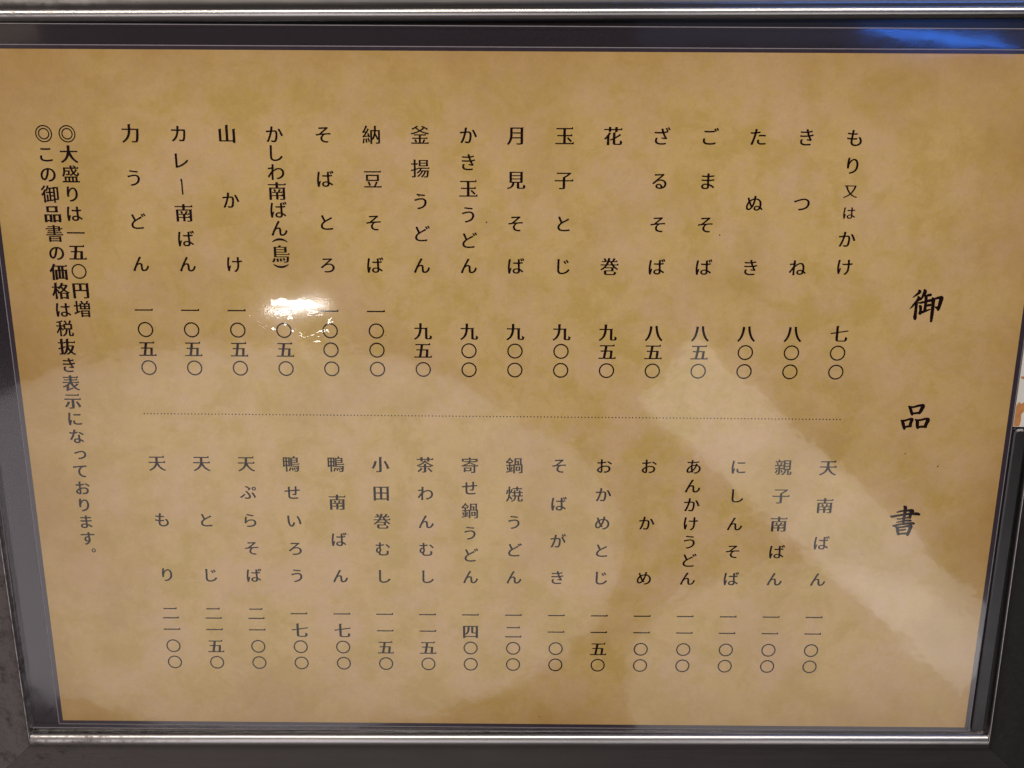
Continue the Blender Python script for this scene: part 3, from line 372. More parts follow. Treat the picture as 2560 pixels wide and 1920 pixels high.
"ま": [[482,152,481,104,475,67,468,53,457,42,441,34,413,28,382,28,350,31,318,39,299,50,286,62,287,63,278,83,275,104,280,135,290,149,300,159,314,167,332,175,359,181,398,185,437,184,476,179,481,162],[166,445,167,422,170,414,180,403,200,393,354,383,463,381,470,376,475,350,477,281,475,257,471,251,476,253,429,256,381,255,344,251,280,236,244,220,220,205,194,181,178,159,168,133,164,105,168,68,177,42,191,20,210,2,239,-17,274,-31,303,-39,372,-48,443,-46,473,-41,508,-31,531,-20,550,-7,567,9,580,27,590,47,597,76,597,131,601,149,587,146,642,121,691,93,749,52,786,21,809,12,838,16,845,22,864,45,875,69,874,76,866,87,800,135,756,162,707,187,602,230,596,239,591,266,587,353,591,378,599,385,698,391,827,404,849,413,860,425,863,438,864,456,861,467,847,480,821,484,699,469,595,462,590,465,585,491,585,563,590,589,594,594,805,613,840,623,852,636,855,648,856,665,853,676,839,688,813,693,709,680,593,671,585,687,590,768,588,778,576,790,544,797,517,797,485,791,473,779,471,770,473,687,468,671,465,667,394,668,280,677,210,685,186,680,174,668,171,657,172,639,175,627,187,614,221,604,376,593,463,590,467,586,472,560,472,488,467,462,462,458,402,458,339,461,206,473,182,468,169,456]],
"む": [[697,681,670,654,663,643,664,639,669,630,717,589,769,541,842,460,866,454,892,463,911,480,932,505,934,513,881,569,828,619,742,688,718,689],[236,203,219,209,199,232,190,265,188,281,191,320,200,356,216,384,238,405,254,411,266,411,279,403,295,380,300,339,297,294,289,258,276,228,269,217,259,209],[409,353,402,392,389,420,385,444,385,549,388,574,394,582,469,592,552,607,568,617,575,627,577,638,575,672,564,683,540,688,479,675,387,659,392,658,389,661,385,681,390,779,386,785,369,793,342,796,291,795,273,789,267,783,272,741,273,679,270,655,265,648,268,650,180,653,114,660,89,655,77,644,75,632,78,602,85,592,102,582,207,574,269,574,266,576,270,568,273,544,273,510,271,486,267,478,273,482,234,479,191,467,168,454,147,437,128,417,112,393,92,348,86,319,83,277,86,246,100,200,113,178,129,161,146,147,181,130,205,124,244,123,238,126,243,108,243,69,246,47,252,27,264,9,281,-6,301,-17,325,-26,390,-39,501,-45,581,-41,650,-34,698,-26,742,-12,781,6,807,28,820,44,831,63,844,109,847,149,847,218,844,233,835,245,801,262,755,272,731,268,725,260,730,168,727,125,718,96,710,83,695,69,672,57,634,47,574,39,523,36,457,36,416,39,381,48,373,53,359,67,363,65,356,91,357,159,363,183,382,211,397,251,407,298]],
"め": [[516,542,491,467,462,395,412,294,426,301,438,295,425,312,389,387,354,474,352,497,355,503,396,525,435,540,475,551,522,558,516,563,518,552],[224,722,174,704,162,694,181,644,213,546,215,530,213,515,208,505,164,460,124,402,102,361,89,329,79,295,72,261,68,205,74,152,90,107,104,84,121,66,145,47,179,34,214,28,249,29,270,32,310,46,356,73,381,94,430,145,420,142,413,145,434,121,454,107,483,104,496,109,519,123,541,148,543,152,541,157,502,201,497,211,496,223,498,235,524,277,559,349,592,429,622,522,637,552,632,551,677,536,722,507,751,478,778,436,796,389,805,347,807,302,801,252,791,215,771,171,748,140,720,112,686,87,646,66,583,44,527,35,497,23,495,17,504,-4,523,-28,552,-41,576,-42,634,-29,689,-12,720,2,753,18,794,45,832,78,864,115,890,158,904,190,918,240,922,279,923,330,917,378,904,423,886,464,863,501,824,543,791,570,755,592,715,609,667,625,661,635,661,656,680,741,681,760,673,770,640,781,612,782,582,778,566,766,563,759,550,664,538,635,483,630,427,619,370,600,310,572,322,571,312,595,283,705,278,713,257,725],[353,206,309,155,283,133,257,118,244,114,231,113,220,115,202,126,189,148,180,183,177,214,180,254,188,291,201,327,218,364,240,399,272,438,255,435,250,439,263,413,305,316,353,232,355,222]],
"も": [[78,381,77,354,78,343,84,333,99,322,186,303,274,291,279,284,282,260,277,186,279,139,288,98,303,62,323,32,357,1,385,-16,427,-33,484,-45,549,-48,619,-43,698,-27,726,-17,765,1,811,31,848,70,862,92,874,117,885,157,888,205,884,247,871,293,850,337,836,358,795,411,779,420,759,423,709,416,678,407,670,401,700,371,720,346,743,308,759,270,767,234,770,204,768,182,761,151,748,122,720,89,696,72,658,54,600,40,536,36,497,39,457,53,428,75,420,85,409,102,398,133,392,169,394,253,401,280,410,285,497,287,601,294,619,303,627,314,629,323,630,349,628,358,618,369,596,375,501,367,415,364,410,369,408,392,421,506,429,534,437,539,586,545,621,554,633,567,637,580,635,610,628,620,606,627,555,622,443,616,440,621,439,644,457,761,456,771,447,782,413,792,384,793,358,792,339,785,335,778,335,745,326,651,317,621,249,629,194,639,142,652,117,648,105,636,101,605,102,595,108,585,124,575,228,554,302,545,309,537,310,514,297,399,289,372,286,369,288,370,183,386,120,403,94,400,81,388]],
"ら": [[312,763,304,737,303,722,309,712,331,700,509,661,672,632,702,633,721,646,725,651,734,677,736,694,733,700,720,710,642,721,521,744,415,767,350,784,326,779],[285,610,258,612,228,609,212,597,208,585,189,399,162,222,164,218,173,208,203,196,241,190,258,191,274,198,288,226,314,257,351,291,384,315,431,338,472,353,515,363,562,368,606,369,641,364,672,354,699,339,723,314,737,292,745,269,748,245,745,209,734,167,723,147,709,127,679,101,641,79,608,66,577,57,532,49,496,44,441,42,401,42,330,48,296,44,287,32,288,16,298,-13,303,-20,319,-32,354,-39,420,-42,484,-40,570,-32,646,-16,681,-5,737,20,782,50,818,85,837,112,845,127,858,158,866,191,869,251,865,275,850,317,825,355,783,392,753,410,720,425,658,440,592,445,558,444,481,434,408,412,347,384,308,360,271,333,289,337,294,331,294,351,328,578,326,587,318,598]],
"り": [[309,793,281,794,249,789,234,776,230,766,205,560,194,427,193,365,196,312,202,246,207,237,223,226,250,223,273,224,301,230,315,240,317,245,314,293,317,351,327,406,349,470,382,532,414,577,451,616,490,644,523,657,545,661,565,661,582,657,598,650,624,629,645,602,665,558,678,516,688,455,690,387,684,318,677,286,661,235,629,177,596,140,572,119,530,91,466,61,409,43,349,32,318,18,315,12,325,-10,344,-33,374,-47,401,-46,453,-35,514,-15,550,-2,591,18,623,36,674,73,701,98,729,130,750,161,772,201,786,238,799,287,805,328,810,386,806,464,798,516,784,565,766,608,734,657,716,678,696,695,664,716,618,733,582,739,546,739,523,736,500,731,466,719,424,696,385,666,341,621,313,582,297,556,313,523,327,638,342,723,354,777,353,780,337,789]],
"る": [[560,34,518,30,475,32,444,37,413,50,394,69,386,89,385,112,392,132,400,146,398,146,411,157,429,163,445,165,469,163,487,157,503,149,517,138,537,110,548,89,555,66,559,44,556,32],[220,710,222,680,225,670,238,658,263,653,580,669,582,664,581,661,129,282,105,255,105,251,121,226,143,208,154,204,182,203,203,214,270,277,344,333,376,352,435,376,487,387,544,391,592,388,614,384,645,375,663,367,689,353,703,341,722,322,736,302,752,258,756,220,755,200,751,174,740,140,731,124,702,90,685,77,653,60,665,60,671,56,652,114,633,146,609,174,579,197,545,214,517,223,475,230,434,231,402,227,372,219,344,207,304,175,292,158,280,132,275,110,275,94,282,61,294,38,310,19,329,2,352,-11,405,-32,470,-43,507,-45,561,-43,596,-39,664,-25,708,-9,736,4,785,36,807,55,834,88,855,126,868,168,873,213,873,242,869,268,861,293,838,338,823,358,796,385,754,414,706,436,666,448,609,457,552,459,497,455,444,444,459,441,463,449,644,601,751,684,759,696,760,701,755,712,731,741,708,751,686,754,627,748,488,741,317,737,260,739,235,733,223,721]],
"ろ": [[214,703,215,672,218,662,232,650,258,645,337,651,571,662,574,660,568,648,537,619,396,494,235,359,125,273,101,246,101,242,119,216,142,197,153,192,182,191,203,201,301,290,344,321,377,342,412,359,450,372,491,382,520,385,563,387,608,383,648,373,681,357,708,336,723,317,742,277,747,248,745,200,732,157,720,136,704,117,684,99,660,83,633,70,583,53,506,40,401,37,342,42,308,38,298,26,299,10,309,-18,313,-25,329,-37,364,-44,481,-45,561,-38,635,-22,692,-3,726,11,773,41,799,63,823,89,841,117,861,165,867,201,869,247,865,274,858,299,842,333,812,372,785,396,742,423,693,442,653,452,610,458,545,459,492,452,440,438,459,437,460,443,687,631,753,680,758,692,745,715,722,734,702,743,681,745,637,739,565,736,319,730,254,732,229,726,217,714]],
"わ": [[272,689,271,659,265,632,256,624,162,612,97,610,75,602,65,591,63,579,67,549,70,540,87,527,119,525,258,543,262,519,257,467,247,437,161,313,60,179,46,153,46,145,59,118,79,96,89,90,122,90,133,98,270,295,246,302,249,283,243,-14,246,-23,258,-35,290,-41,319,-41,351,-35,363,-22,365,-14,359,113,358,256,362,377,374,397,414,430,459,461,497,482,536,499,576,512,618,519,650,521,694,517,733,504,765,484,794,453,813,419,826,377,828,348,827,326,824,299,814,261,799,226,778,194,750,166,718,142,668,114,611,94,539,78,522,68,519,61,525,40,540,15,568,0,593,0,652,15,691,27,739,47,786,71,841,110,865,132,887,157,913,198,927,229,937,263,945,318,946,352,944,382,938,410,929,437,904,485,870,524,819,561,761,586,712,597,644,600,606,596,567,589,496,568,433,539,390,513,350,484,364,488,371,482,369,496,374,537,382,554,396,575,409,602,407,616,381,643,385,639,383,645,389,699,398,769,397,776,386,788,352,795,293,794,275,787,271,780,274,737]],
"ん": [[521,760,490,770,465,774,440,764,434,759,239,386,175,258,108,112,70,25,66,3,70,-5,103,-24,146,-36,168,-36,184,-27,234,118,263,185,288,229,318,270,351,305,390,332,425,344,453,346,463,344,475,338,489,322,494,304,497,278,500,103,506,61,518,31,538,4,560,-13,586,-26,624,-36,672,-39,723,-33,770,-19,803,-2,844,28,879,66,910,113,944,179,958,217,959,226,956,236,932,262,908,278,898,283,869,283,857,271,840,219,818,169,797,132,759,86,729,64,711,56,672,50,654,53,641,59,629,69,633,67,619,94,610,322,604,344,596,363,585,380,568,398,554,406,515,422,485,425,455,425,422,419,392,410,362,397,330,374,350,366,396,455,472,590,555,728,556,733,553,740]],
"カ": [[850,588,809,606,791,609,734,605,524,607,521,610,517,635,525,760,523,771,511,784,477,790,445,790,411,784,400,771,398,759,401,696,400,636,394,610,391,607,221,605,137,610,117,602,110,592,108,580,109,538,113,531,128,520,207,524,378,524,385,519,387,500,374,433,353,355,332,300,302,238,274,194,235,145,203,112,147,64,99,34,100,30,127,5,153,-14,167,-20,195,-20,219,-10,268,28,309,66,347,109,369,138,401,185,438,257,463,323,474,361,491,430,501,491,511,519,514,522,521,524,737,524,745,519,749,494,740,311,722,180,715,146,702,102,689,79,682,73,687,74,672,69,610,70,539,76,509,72,497,60,496,47,500,18,504,9,518,-4,552,-12,699,-16,734,-11,750,-6,779,11,803,40,815,69,833,139,846,222,859,351,872,560,870,568,864,577]],
"レ": [[236,7,256,-9,284,-22,311,-9,407,23,495,56,578,93,636,124,742,191,796,231,856,285,900,329,916,355,917,362,905,388,887,411,879,416,847,418,837,414,797,371,738,315,673,264,603,217,529,175,454,139,394,116,336,97,338,95,334,120,334,644,339,726,337,732,322,743,290,747,255,747,223,743,209,732,206,726,213,644,213,93,212,63,206,38,222,17]],
"一": [[16,426,16,354,988,354,992,432,962,488,950,482,895,426]],
"七": [[311,818,311,480,23,434,35,367,311,411,311,107,314,64,322,26,342,1,371,-19,424,-35,459,-39,763,-40,804,-38,860,-25,895,-4,922,26,936,68,946,117,951,168,915,179,885,193,821,238,816,166,806,75,784,34,776,27,784,29,761,25,504,25,479,26,460,30,469,28,458,40,447,74,447,433,980,517,970,586,447,502,447,776,468,811,435,848,391,818]],
"九": [[52,579,52,513,318,513,309,428,295,351,276,278,249,209,214,144,168,84,109,29,24,-22,36,-33,55,-57,78,-92,177,-35,250,20,310,84,359,156,396,236,422,321,440,412,452,513,625,513,625,50,627,17,633,-12,644,-26,663,-41,708,-58,730,-59,900,-60,946,-46,969,-29,968,-35,984,-8,995,27,1004,110,968,121,940,134,879,183,872,42,862,8,856,0,869,3,767,3,747,7,769,1,764,9,759,33,759,537,780,572,747,609,703,579,457,579,462,824,325,824,322,579]],
"二": [[113,692,113,621,888,621,892,698,862,754,850,748,795,692],[29,99,29,25,973,25,977,105,947,161,935,155,880,99]],
"五": [[147,446,147,383,336,383,306,208,274,44,28,44,28,-20,974,-20,978,50,948,106,936,100,881,44,769,44,791,254,806,441,716,451,699,446,481,446,516,674,903,674,907,744,877,800,865,794,810,738,92,738,92,674,379,674,347,446],[411,44,471,383,668,383,654,221,635,44]],
"価": [[299,501,299,-58,424,-58,424,7,842,7,842,-53,970,-53,970,459,991,494,958,531,914,501,787,501,787,675,979,675,983,740,953,796,941,790,886,734,285,734,285,675,474,675,474,501],[600,675,660,675,660,501,600,501],[424,63,424,445,479,445,479,63],[842,63,781,63,781,445,842,445],[600,445,660,445,660,63,600,63],[231,842,188,736,135,631,75,536,43,493,0,444,24,400,49,343,108,406,158,468,141,457,127,-74,253,-74,253,616,297,701,344,807]],
"八": [[277,741,269,641,256,536,239,431,215,330,183,233,143,143,92,61,17,-18,33,-31,84,-94,173,-9,239,78,292,175,332,281,363,392,386,506,402,620,414,729],[688,763,560,754,572,624,588,516,616,392,658,261,718,132,799,15,910,-92,949,-46,986,-19,889,80,822,192,772,312,736,433,712,547,698,646]],
"円": [[812,703,812,398,563,398,563,703],[62,767,62,-76,194,-76,194,334,812,334,812,21,815,16,803,-14,830,2,827,-5,815,-10,641,-9,653,-40,663,-77,662,-74,778,-73,840,-69,897,-60,911,-55,924,-46,934,-33,940,-17,944,20,944,725,965,760,932,797,888,767],[194,398,194,703,432,703,432,398]],
"力": [[382,833,382,617,55,617,55,550,379,550,371,477,358,406,337,333,308,260,267,187,212,114,141,44,42,-26,56,-37,76,-61,101,-98,215,-21,299,51,367,128,420,209,459,293,486,378,503,462,512,550,799,550,792,424,776,235,758,111,734,6,724,-2,703,-5,618,-3,525,4,533,-12,543,-65,543,-64,640,-68,717,-68,780,-62,804,-56,829,-41,851,-17,870,20,885,70,896,135,916,316,935,617,516,617,516,791,537,826,504,863,460,833]],
"南": [[300,453,334,389,353,332,462,370,432,429,394,483],[430,835,430,735,32,735,32,674,430,674,430,558,86,558,86,-74,218,-74,218,499,784,499,784,9,787,5,776,-23,803,-8,801,-14,796,-18,781,-19,626,-17,638,-46,646,-79,645,-75,797,-72,883,-60,896,-52,906,-41,912,-26,915,-10,916,516,937,551,904,588,860,558,569,558,569,674,969,674,973,741,943,797,931,791,876,735,569,735,569,835],[599,486,571,419,527,333,238,333,238,282,433,282,433,171,217,171,217,118,433,118,433,-56,561,-56,561,118,786,118,790,177,760,233,748,227,693,171,561,171,561,282,768,282,772,339,748,382,738,377,695,333,637,333,671,387,706,453]],
"又": [[70,764,70,700,147,700,177,615,205,546,236,479,270,416,307,356,347,300,390,247,429,203,350,143,253,84,148,35,94,15,28,-7,36,-17,51,-44,63,-76,196,-29,304,19,407,77,457,110,498,142,537,110,585,77,634,46,686,18,740,-7,797,-30,939,-74,954,-43,979,-8,907,13,850,33,795,57,744,83,695,112,648,143,573,204,618,249,667,305,712,366,755,431,793,502,828,577,858,657,882,739,813,772,786,764],[275,700,741,700,720,636,697,574,671,515,641,459,609,407,574,357,537,310,505,276,473,313,437,362,403,413,372,466,344,522,318,580]],
"品": [[330,731,673,731,673,531,330,531],[201,792,201,469,806,469,806,750,827,785,794,822,750,792],[55,352,55,-75,183,-75,183,-21,336,-21,336,-66,467,-66,467,310,488,345,455,382,411,352],[183,42,183,291,336,291,336,42],[521,352,521,-75,649,-75,649,-21,821,-21,821,-69,953,-69,953,310,974,345,941,382,897,352],[649,42,649,291,821,291,821,42]],
"四": [[60,748,60,-42,192,-42,192,34,804,34,804,-34,937,-34,937,706,958,741,925,778,881,748],[192,97,192,686,324,686,316,521,308,456,297,401,280,353,257,309,223,270,165,232,175,222,190,198,205,162,284,205,336,244,378,292,409,351,430,419,443,497,450,583,453,686,537,686,537,367,538,338,543,312,553,289,551,298,564,284,609,264,629,262,787,262,816,264,849,272,843,330,804,319,781,317,661,316,653,318,675,312,663,344,664,686,804,686,804,97]],
"増": [[364,698,364,359,943,359,943,670,957,693,935,718,905,698,807,698,843,750,884,817,785,846,755,779,716,710,752,698,540,698,581,715,567,745,548,779,504,843,421,813,458,751,483,698],[463,503,599,503,599,416,463,416],[700,503,842,503,842,416,700,416],[463,642,599,642,599,556,463,556],[700,642,842,642,842,556,700,556],[408,297,408,-79,508,-79,508,-42,806,-42,806,-76,908,-76,908,269,922,292,900,317,870,297],[508,18,508,103,806,103,806,18],[508,158,508,237,806,237,806,158],[21,155,49,78,384,210,369,281,255,239,255,526,362,526,366,601,350,625,344,622,317,595,255,595,255,779,275,799,210,825,154,827,154,595,37,595,37,526,154,526,154,202]],
"大": [[433,834,429,671,418,548,34,548,34,481,407,481,391,412,369,343,340,275,303,209,257,146,199,86,128,32,34,-19,45,-29,65,-55,86,-88,187,-36,264,13,330,69,387,130,434,197,472,267,503,339,503,379,512,327,551,248,596,176,646,110,702,51,763,0,830,-43,917,-89,940,-51,969,-12,890,30,829,77,774,131,726,191,683,257,646,328,614,404,587,481,970,481,974,554,944,610,932,604,877,548,553,548,565,667,570,834]],
"天": [[38,450,38,384,409,384,395,334,375,282,348,230,312,177,264,125,204,75,130,28,30,-20,56,-55,74,-87,181,-39,259,4,326,49,383,98,431,149,471,203,502,259,503,283,515,243,557,177,603,118,656,66,713,21,775,-18,843,-50,934,-84,951,-51,977,-15,893,16,828,52,769,94,718,143,674,197,636,256,604,320,578,384,965,384,969,456,939,512,927,506,872,450,555,450,561,540,561,692,922,692,926,764,896,820,884,814,829,758,74,758,74,692,426,692,425,528,420,450]],
"子": [[437,528,437,390,23,390,23,325,437,325,437,21,440,16,428,-12,455,1,451,-5,445,-8,428,-9,347,-10,239,-6,254,-40,267,-79,265,-75,388,-74,475,-66,534,-56,548,-48,559,-35,566,-19,571,18,571,325,981,325,985,396,955,452,943,446,888,390,571,390,571,513,633,547,722,603,806,664,886,733,827,778,790,767,123,767,123,703,710,703,655,659,593,616,496,557]],
"寄": [[435,827,458,759,59,759,59,584,159,584,159,695,839,695,839,584,942,584,942,731,956,754,934,779,904,759,568,759,551,808,532,848],[42,372,42,307,712,307,713,2,707,-13,719,-7,716,-10,706,-13,560,-12,575,-49,582,-78,651,-78,715,-76,747,-72,783,-63,802,-49,809,-39,815,-11,816,307,959,307,963,378,944,409,936,405,904,372,802,372,833,416,759,451,679,482,592,511,518,532,528,553,833,553,837,619,815,655,807,651,770,613,548,613,558,669,457,669,447,613,168,613,168,553,426,553,413,533,394,510,369,489,338,471,301,455,257,442,205,431,137,420,151,400,164,372],[480,483,552,460,632,432,706,401,766,372,221,373,308,393,377,416,433,445,457,462],[264,186,499,186,499,82,264,82],[163,243,163,-27,264,-27,264,25,599,25,599,215,613,238,591,263,561,243]],
"小": [[436,821,436,25,439,19,427,-11,452,3,449,-3,444,-7,426,-8,249,-6,263,-39,274,-79,273,-75,366,-75,441,-72,521,-60,536,-56,550,-47,561,-34,568,-17,572,2,573,779,594,814,561,851,517,821],[687,563,749,447,803,328,844,213,870,111,1000,164,988,209,969,262,920,378,860,496,796,604],[175,591,153,492,119,383,75,278,49,231,17,184,68,157,113,123,151,173,183,223,212,278,238,335,281,455,311,569]],
"山": [[80,627,80,3,788,3,788,-71,921,-71,921,586,942,621,909,658,865,628,788,628,788,69,566,69,566,782,587,817,554,854,510,824,432,824,432,69,213,69,213,585,234,620,201,657,157,627]],
"巻": [[413,838,402,765,378,672,287,672,353,698,337,730,314,766,265,829,169,795,209,730,234,672,91,672,91,617,358,617,330,553,299,498,26,498,26,443,264,443,220,390,165,336,103,286,68,263,23,238,33,228,50,205,67,172,136,210,209,257,254,292,244,285,239,295,595,295,595,182,212,182,212,25,215,-7,227,-28,249,-46,299,-65,365,-71,730,-71,761,-68,812,-49,837,-29,838,-32,855,-1,864,39,870,80,834,88,806,99,747,138,738,37,722,-3,711,-13,383,-14,344,-9,332,-2,353,-11,349,-5,343,10,342,130,725,130,725,304,746,339,713,376,669,346,313,346,356,395,392,443,622,443,662,392,694,358,762,297,837,246,932,198,951,232,978,267,935,286,904,304,846,345,794,393,749,443,972,443,976,504,946,560,934,554,879,498,711,498,677,552,647,617,910,617,914,678,887,728,875,722,826,672,745,672,783,728,825,797,708,835,664,742,624,672,508,672,529,749,544,826],[584,498,430,498,463,561,487,617,524,617,549,561]],
"御": [[188,845,157,794,117,741,71,690,18,640,41,608,63,571,127,629,182,686,232,748,277,812],[674,762,674,-79,771,-79,771,696,859,696,861,149,855,135,868,142,861,137,775,137,788,99,794,70,873,71,916,79,934,88,948,104,953,114,957,137,957,734,971,757,949,782,919,762],[208,644,168,567,120,491,67,421,6,355,32,318,56,276,99,320,143,372,132,358,132,-77,231,-77,231,496,274,569,331,534,367,592,400,665,443,665,443,507,272,507,272,440,443,440,443,68,389,60,389,314,409,334,348,360,298,362,298,47,243,41,260,-28,686,41,684,104,540,82,540,253,664,253,668,322,651,348,644,345,616,316,540,316,540,440,670,440,674,513,656,540,650,537,621,507,540,507,540,665,664,665,668,737,646,773,638,769,601,731,424,731,451,825,355,843,339,774,318,708,292,647,278,619,271,588,297,614]],
"抜": [[486,834,484,663,351,663,351,603,482,603,476,510,467,422,452,337,432,255,406,178,372,106,330,40,268,-23,285,-35,298,-49,331,-93,383,-48,421,-11,454,31,484,75,510,123,532,173,551,226,545,246,533,251,575,179,607,135,635,101,585,52,540,19,493,-8,456,-24,478,-58,493,-88,564,-56,615,-28,664,4,703,37,745,3,800,-31,858,-59,938,-89,954,-59,979,-24,937,-9,879,19,826,53,768,102,814,167,857,249,892,343,906,394,916,443,851,463,833,460,600,460,610,603,984,603,988,669,958,725,946,719,891,663,613,663,616,792,637,827,604,864,560,834],[783,402,765,337,743,276,717,219,697,184,672,221,640,279,612,340,590,402],[155,836,155,639,19,639,19,579,155,579,155,337,10,295,31,221,155,263,155,10,159,8,147,-20,174,-5,173,-10,164,-15,41,-14,54,-52,60,-77,59,-73,151,-72,233,-64,257,-57,268,-48,276,-36,283,-7,284,307,410,350,399,414,284,378,284,579,395,579,399,645,376,684,367,679,328,639,284,639,284,794,305,829,272,866,228,836]],
"揚": [[521,624,803,624,803,542,521,542],[521,755,803,755,803,674,521,674],[422,808,422,489,904,489,904,780,918,803,896,828,866,808],[355,423,355,362,485,362,452,311,410,259,363,212,307,169,363,117,426,168,488,230,551,230,510,165,457,102,398,45,366,20,328,-6,358,-32,382,-59,459,0,528,65,590,140,618,181,646,230,708,230,693,193,656,118,611,50,559,-10,525,-40,588,-87,653,-24,710,49,760,132,781,177,802,230,842,230,829,92,821,37,811,-6,807,-13,801,-17,786,-19,677,-13,688,-40,694,-75,770,-78,834,-75,865,-67,881,-57,894,-44,904,-25,919,35,931,127,943,289,537,289,582,362,977,362,981,429,959,465,951,461,914,423],[165,838,165,637,29,637,29,569,165,569,165,346,13,304,32,231,165,271,165,11,168,4,160,-10,170,-6,162,-9,49,-8,60,-38,70,-78,149,-77,195,-72,238,-59,255,-43,265,-19,267,12,267,303,372,336,363,403,267,376,267,569,368,569,372,643,356,666,350,663,325,637,267,637,267,790,287,810,221,836]],
"書": [[272,68,737,68,737,2,272,2],[272,115,272,178,737,178,737,115],[169,228,169,-82,272,-82,272,-49,737,-49,737,-80,842,-80,842,200,856,223,834,248,804,228],[40,332,40,277,960,277,964,338,942,374,934,370,897,332,549,332,549,392,893,392,897,447,875,483,867,479,830,441,549,441,549,499,837,499,837,609,960,609,964,669,947,695,940,692,912,663,837,663,837,770,549,770,549,841,444,841,444,770,147,770,147,722,444,722,444,663,42,663,42,609,444,609,444,547,136,547,136,499,444,499,444,441,108,441,108,392,444,392,444,332],[549,722,733,722,733,663,549,663],[549,547,549,609,733,609,733,547]],
"月": [[179,782,178,418,174,355,167,290,154,226,135,162,108,99,72,38,15,-24,32,-37,52,-60,81,-101,130,-56,163,-21,193,16,218,55,240,97,258,139,273,182,287,237,714,237,714,33,716,25,704,-6,730,9,727,2,711,-3,684,-4,504,-1,518,-34,528,-71,660,-70,734,-65,797,-54,812,-49,826,-40,837,-27,844,-10,848,10,849,740,870,775,837,812,793,782],[311,719,714,719,714,541,311,541],[311,480,714,480,714,300,299,300,308,391]],
"格": [[600,672,773,672,753,631,727,586,675,514,624,581,586,649],[174,835,174,621,24,621,24,560,167,560,140,457,103,354,60,261,38,220,8,175,33,133,59,70,101,126,141,190,177,265,211,347,195,358,174,-74,301,-74,287,387,352,270,420,357,296,506,301,500,301,560,380,560,351,536,365,524,421,470,482,525,521,566,516,560,541,527,569,492,611,448,556,404,488,358,416,319,329,285,351,252,365,222,434,251,434,-76,560,-76,560,-32,783,-32,783,-72,912,-72,912,260,948,245,965,275,989,309,940,326,872,357,811,393,741,447,788,497,836,560,878,629,911,704,849,733,828,728,633,727,655,767,676,813,558,844,529,775,511,739,469,670,421,606,424,604,431,621,301,621,301,793,322,828,289,865,245,835],[560,24,560,227,783,227,783,24],[507,282,600,334,676,389,753,336,853,282]],
"焼": [[77,635,73,567,63,502,47,444,38,419,23,395,94,359,110,386,124,415,145,481,156,553,160,624],[328,677,295,568,256,466,324,435,358,506,415,642],[753,612,753,492,566,492,566,564,586,584,521,610,467,612,467,492,350,492,350,429,467,429,467,302,351,302,351,239,506,239,501,190,494,147,483,109,468,76,446,46,416,19,375,-3,315,-24,338,-54,352,-83,423,-58,473,-33,514,-4,547,31,572,73,589,121,600,176,607,239,690,239,691,-8,695,-30,706,-48,721,-60,750,-70,794,-73,908,-72,936,-64,957,-50,969,-29,977,-2,986,69,939,85,893,114,889,25,888,13,878,-12,880,-11,790,-9,797,-11,791,6,791,239,972,239,976,308,959,333,953,330,925,302,854,302,854,429,973,429,977,498,960,523,954,520,926,492,854,492,854,564,874,584,809,610],[566,429,753,429,753,302,566,302],[608,839,608,734,389,734,389,671,608,671,608,556,710,556,710,671,936,671,940,740,918,776,910,772,873,734,710,734,710,791,730,811,664,837],[174,830,173,422,170,354,162,286,150,220,132,156,107,93,74,33,25,-28,57,-58,84,-95,146,-24,189,43,221,115,238,168,295,90,332,34,397,102,258,265,268,350,272,434,272,782,292,802,228,828]],
"玉": [[611,263,741,132,804,59,882,127,813,196,681,317],[116,422,116,359,426,359,426,28,24,28,24,-35,977,-35,981,34,951,90,939,84,884,28,562,28,562,359,890,359,894,428,864,484,852,478,797,422,562,422,562,706,928,706,932,776,902,832,890,826,835,770,73,770,73,706,426,706,426,422]],
"田": [[69,766,69,-66,199,-66,199,-5,802,-5,802,-66,935,-66,935,724,956,759,923,796,879,766],[199,61,199,353,428,353,428,61],[802,61,560,61,560,353,802,353],[199,418,199,703,428,703,428,418],[802,418,560,418,560,703,802,703]],
"盛": [[157,250,157,8,33,8,33,-59,966,-59,970,14,953,39,947,36,919,8,849,8,849,222,863,245,841,270,811,250],[258,8,258,191,353,191,353,8],[453,8,453,191,549,191,549,8],[649,8,649,191,746,191,746,8],[642,811,697,769,737,730,600,730,588,839,483,839,488,783,495,730,120,730,119,574,113,495,105,454,95,412,80,372,61,332,33,291,49,282,73,263,107,228,135,265,156,298,173,332,188,368,208,440,220,515,368,515,362,439,354,379,348,375,335,374,232,379,241,355,247,322,336,320,399,325,414,329,429,337,439,346,447,361,453,379,461,429,471,574,224,574,225,665,509,665,529,596,551,536,578,480,605,432,515,374,443,338,496,279,582,325,652,371,671,351,718,313,742,298,792,279,817,275,865,274,896,282,923,298,938,320,950,348,958,384,963,425,942,432,918,445,874,480,868,409,860,363,845,342,828,344,812,349,780,368,749,396,722,428,761,465,803,511,841,560,876,614,786,642,763,602,735,562,678,497,644,571,614,665,946,665,950,736,930,767,923,764,890,730,783,730,822,755,766,803,701,846]],
"示": [[210,355,178,277,134,198,84,125,57,93,23,59,68,31,109,-2,174,67,234,143,288,229,311,275,332,321],[668,313,723,233,771,151,810,71,837,-1,956,53,922,124,876,203,822,284,768,355],[121,761,121,697,881,697,885,767,855,823,843,817,788,761],[32,518,32,454,433,454,433,20,434,17,437,17,425,-11,452,2,449,-3,444,-6,428,-7,262,-4,275,-38,283,-75,423,-72,479,-67,535,-56,549,-47,559,-35,566,-19,570,18,570,454,969,454,973,524,943,580,931,574,876,518]],
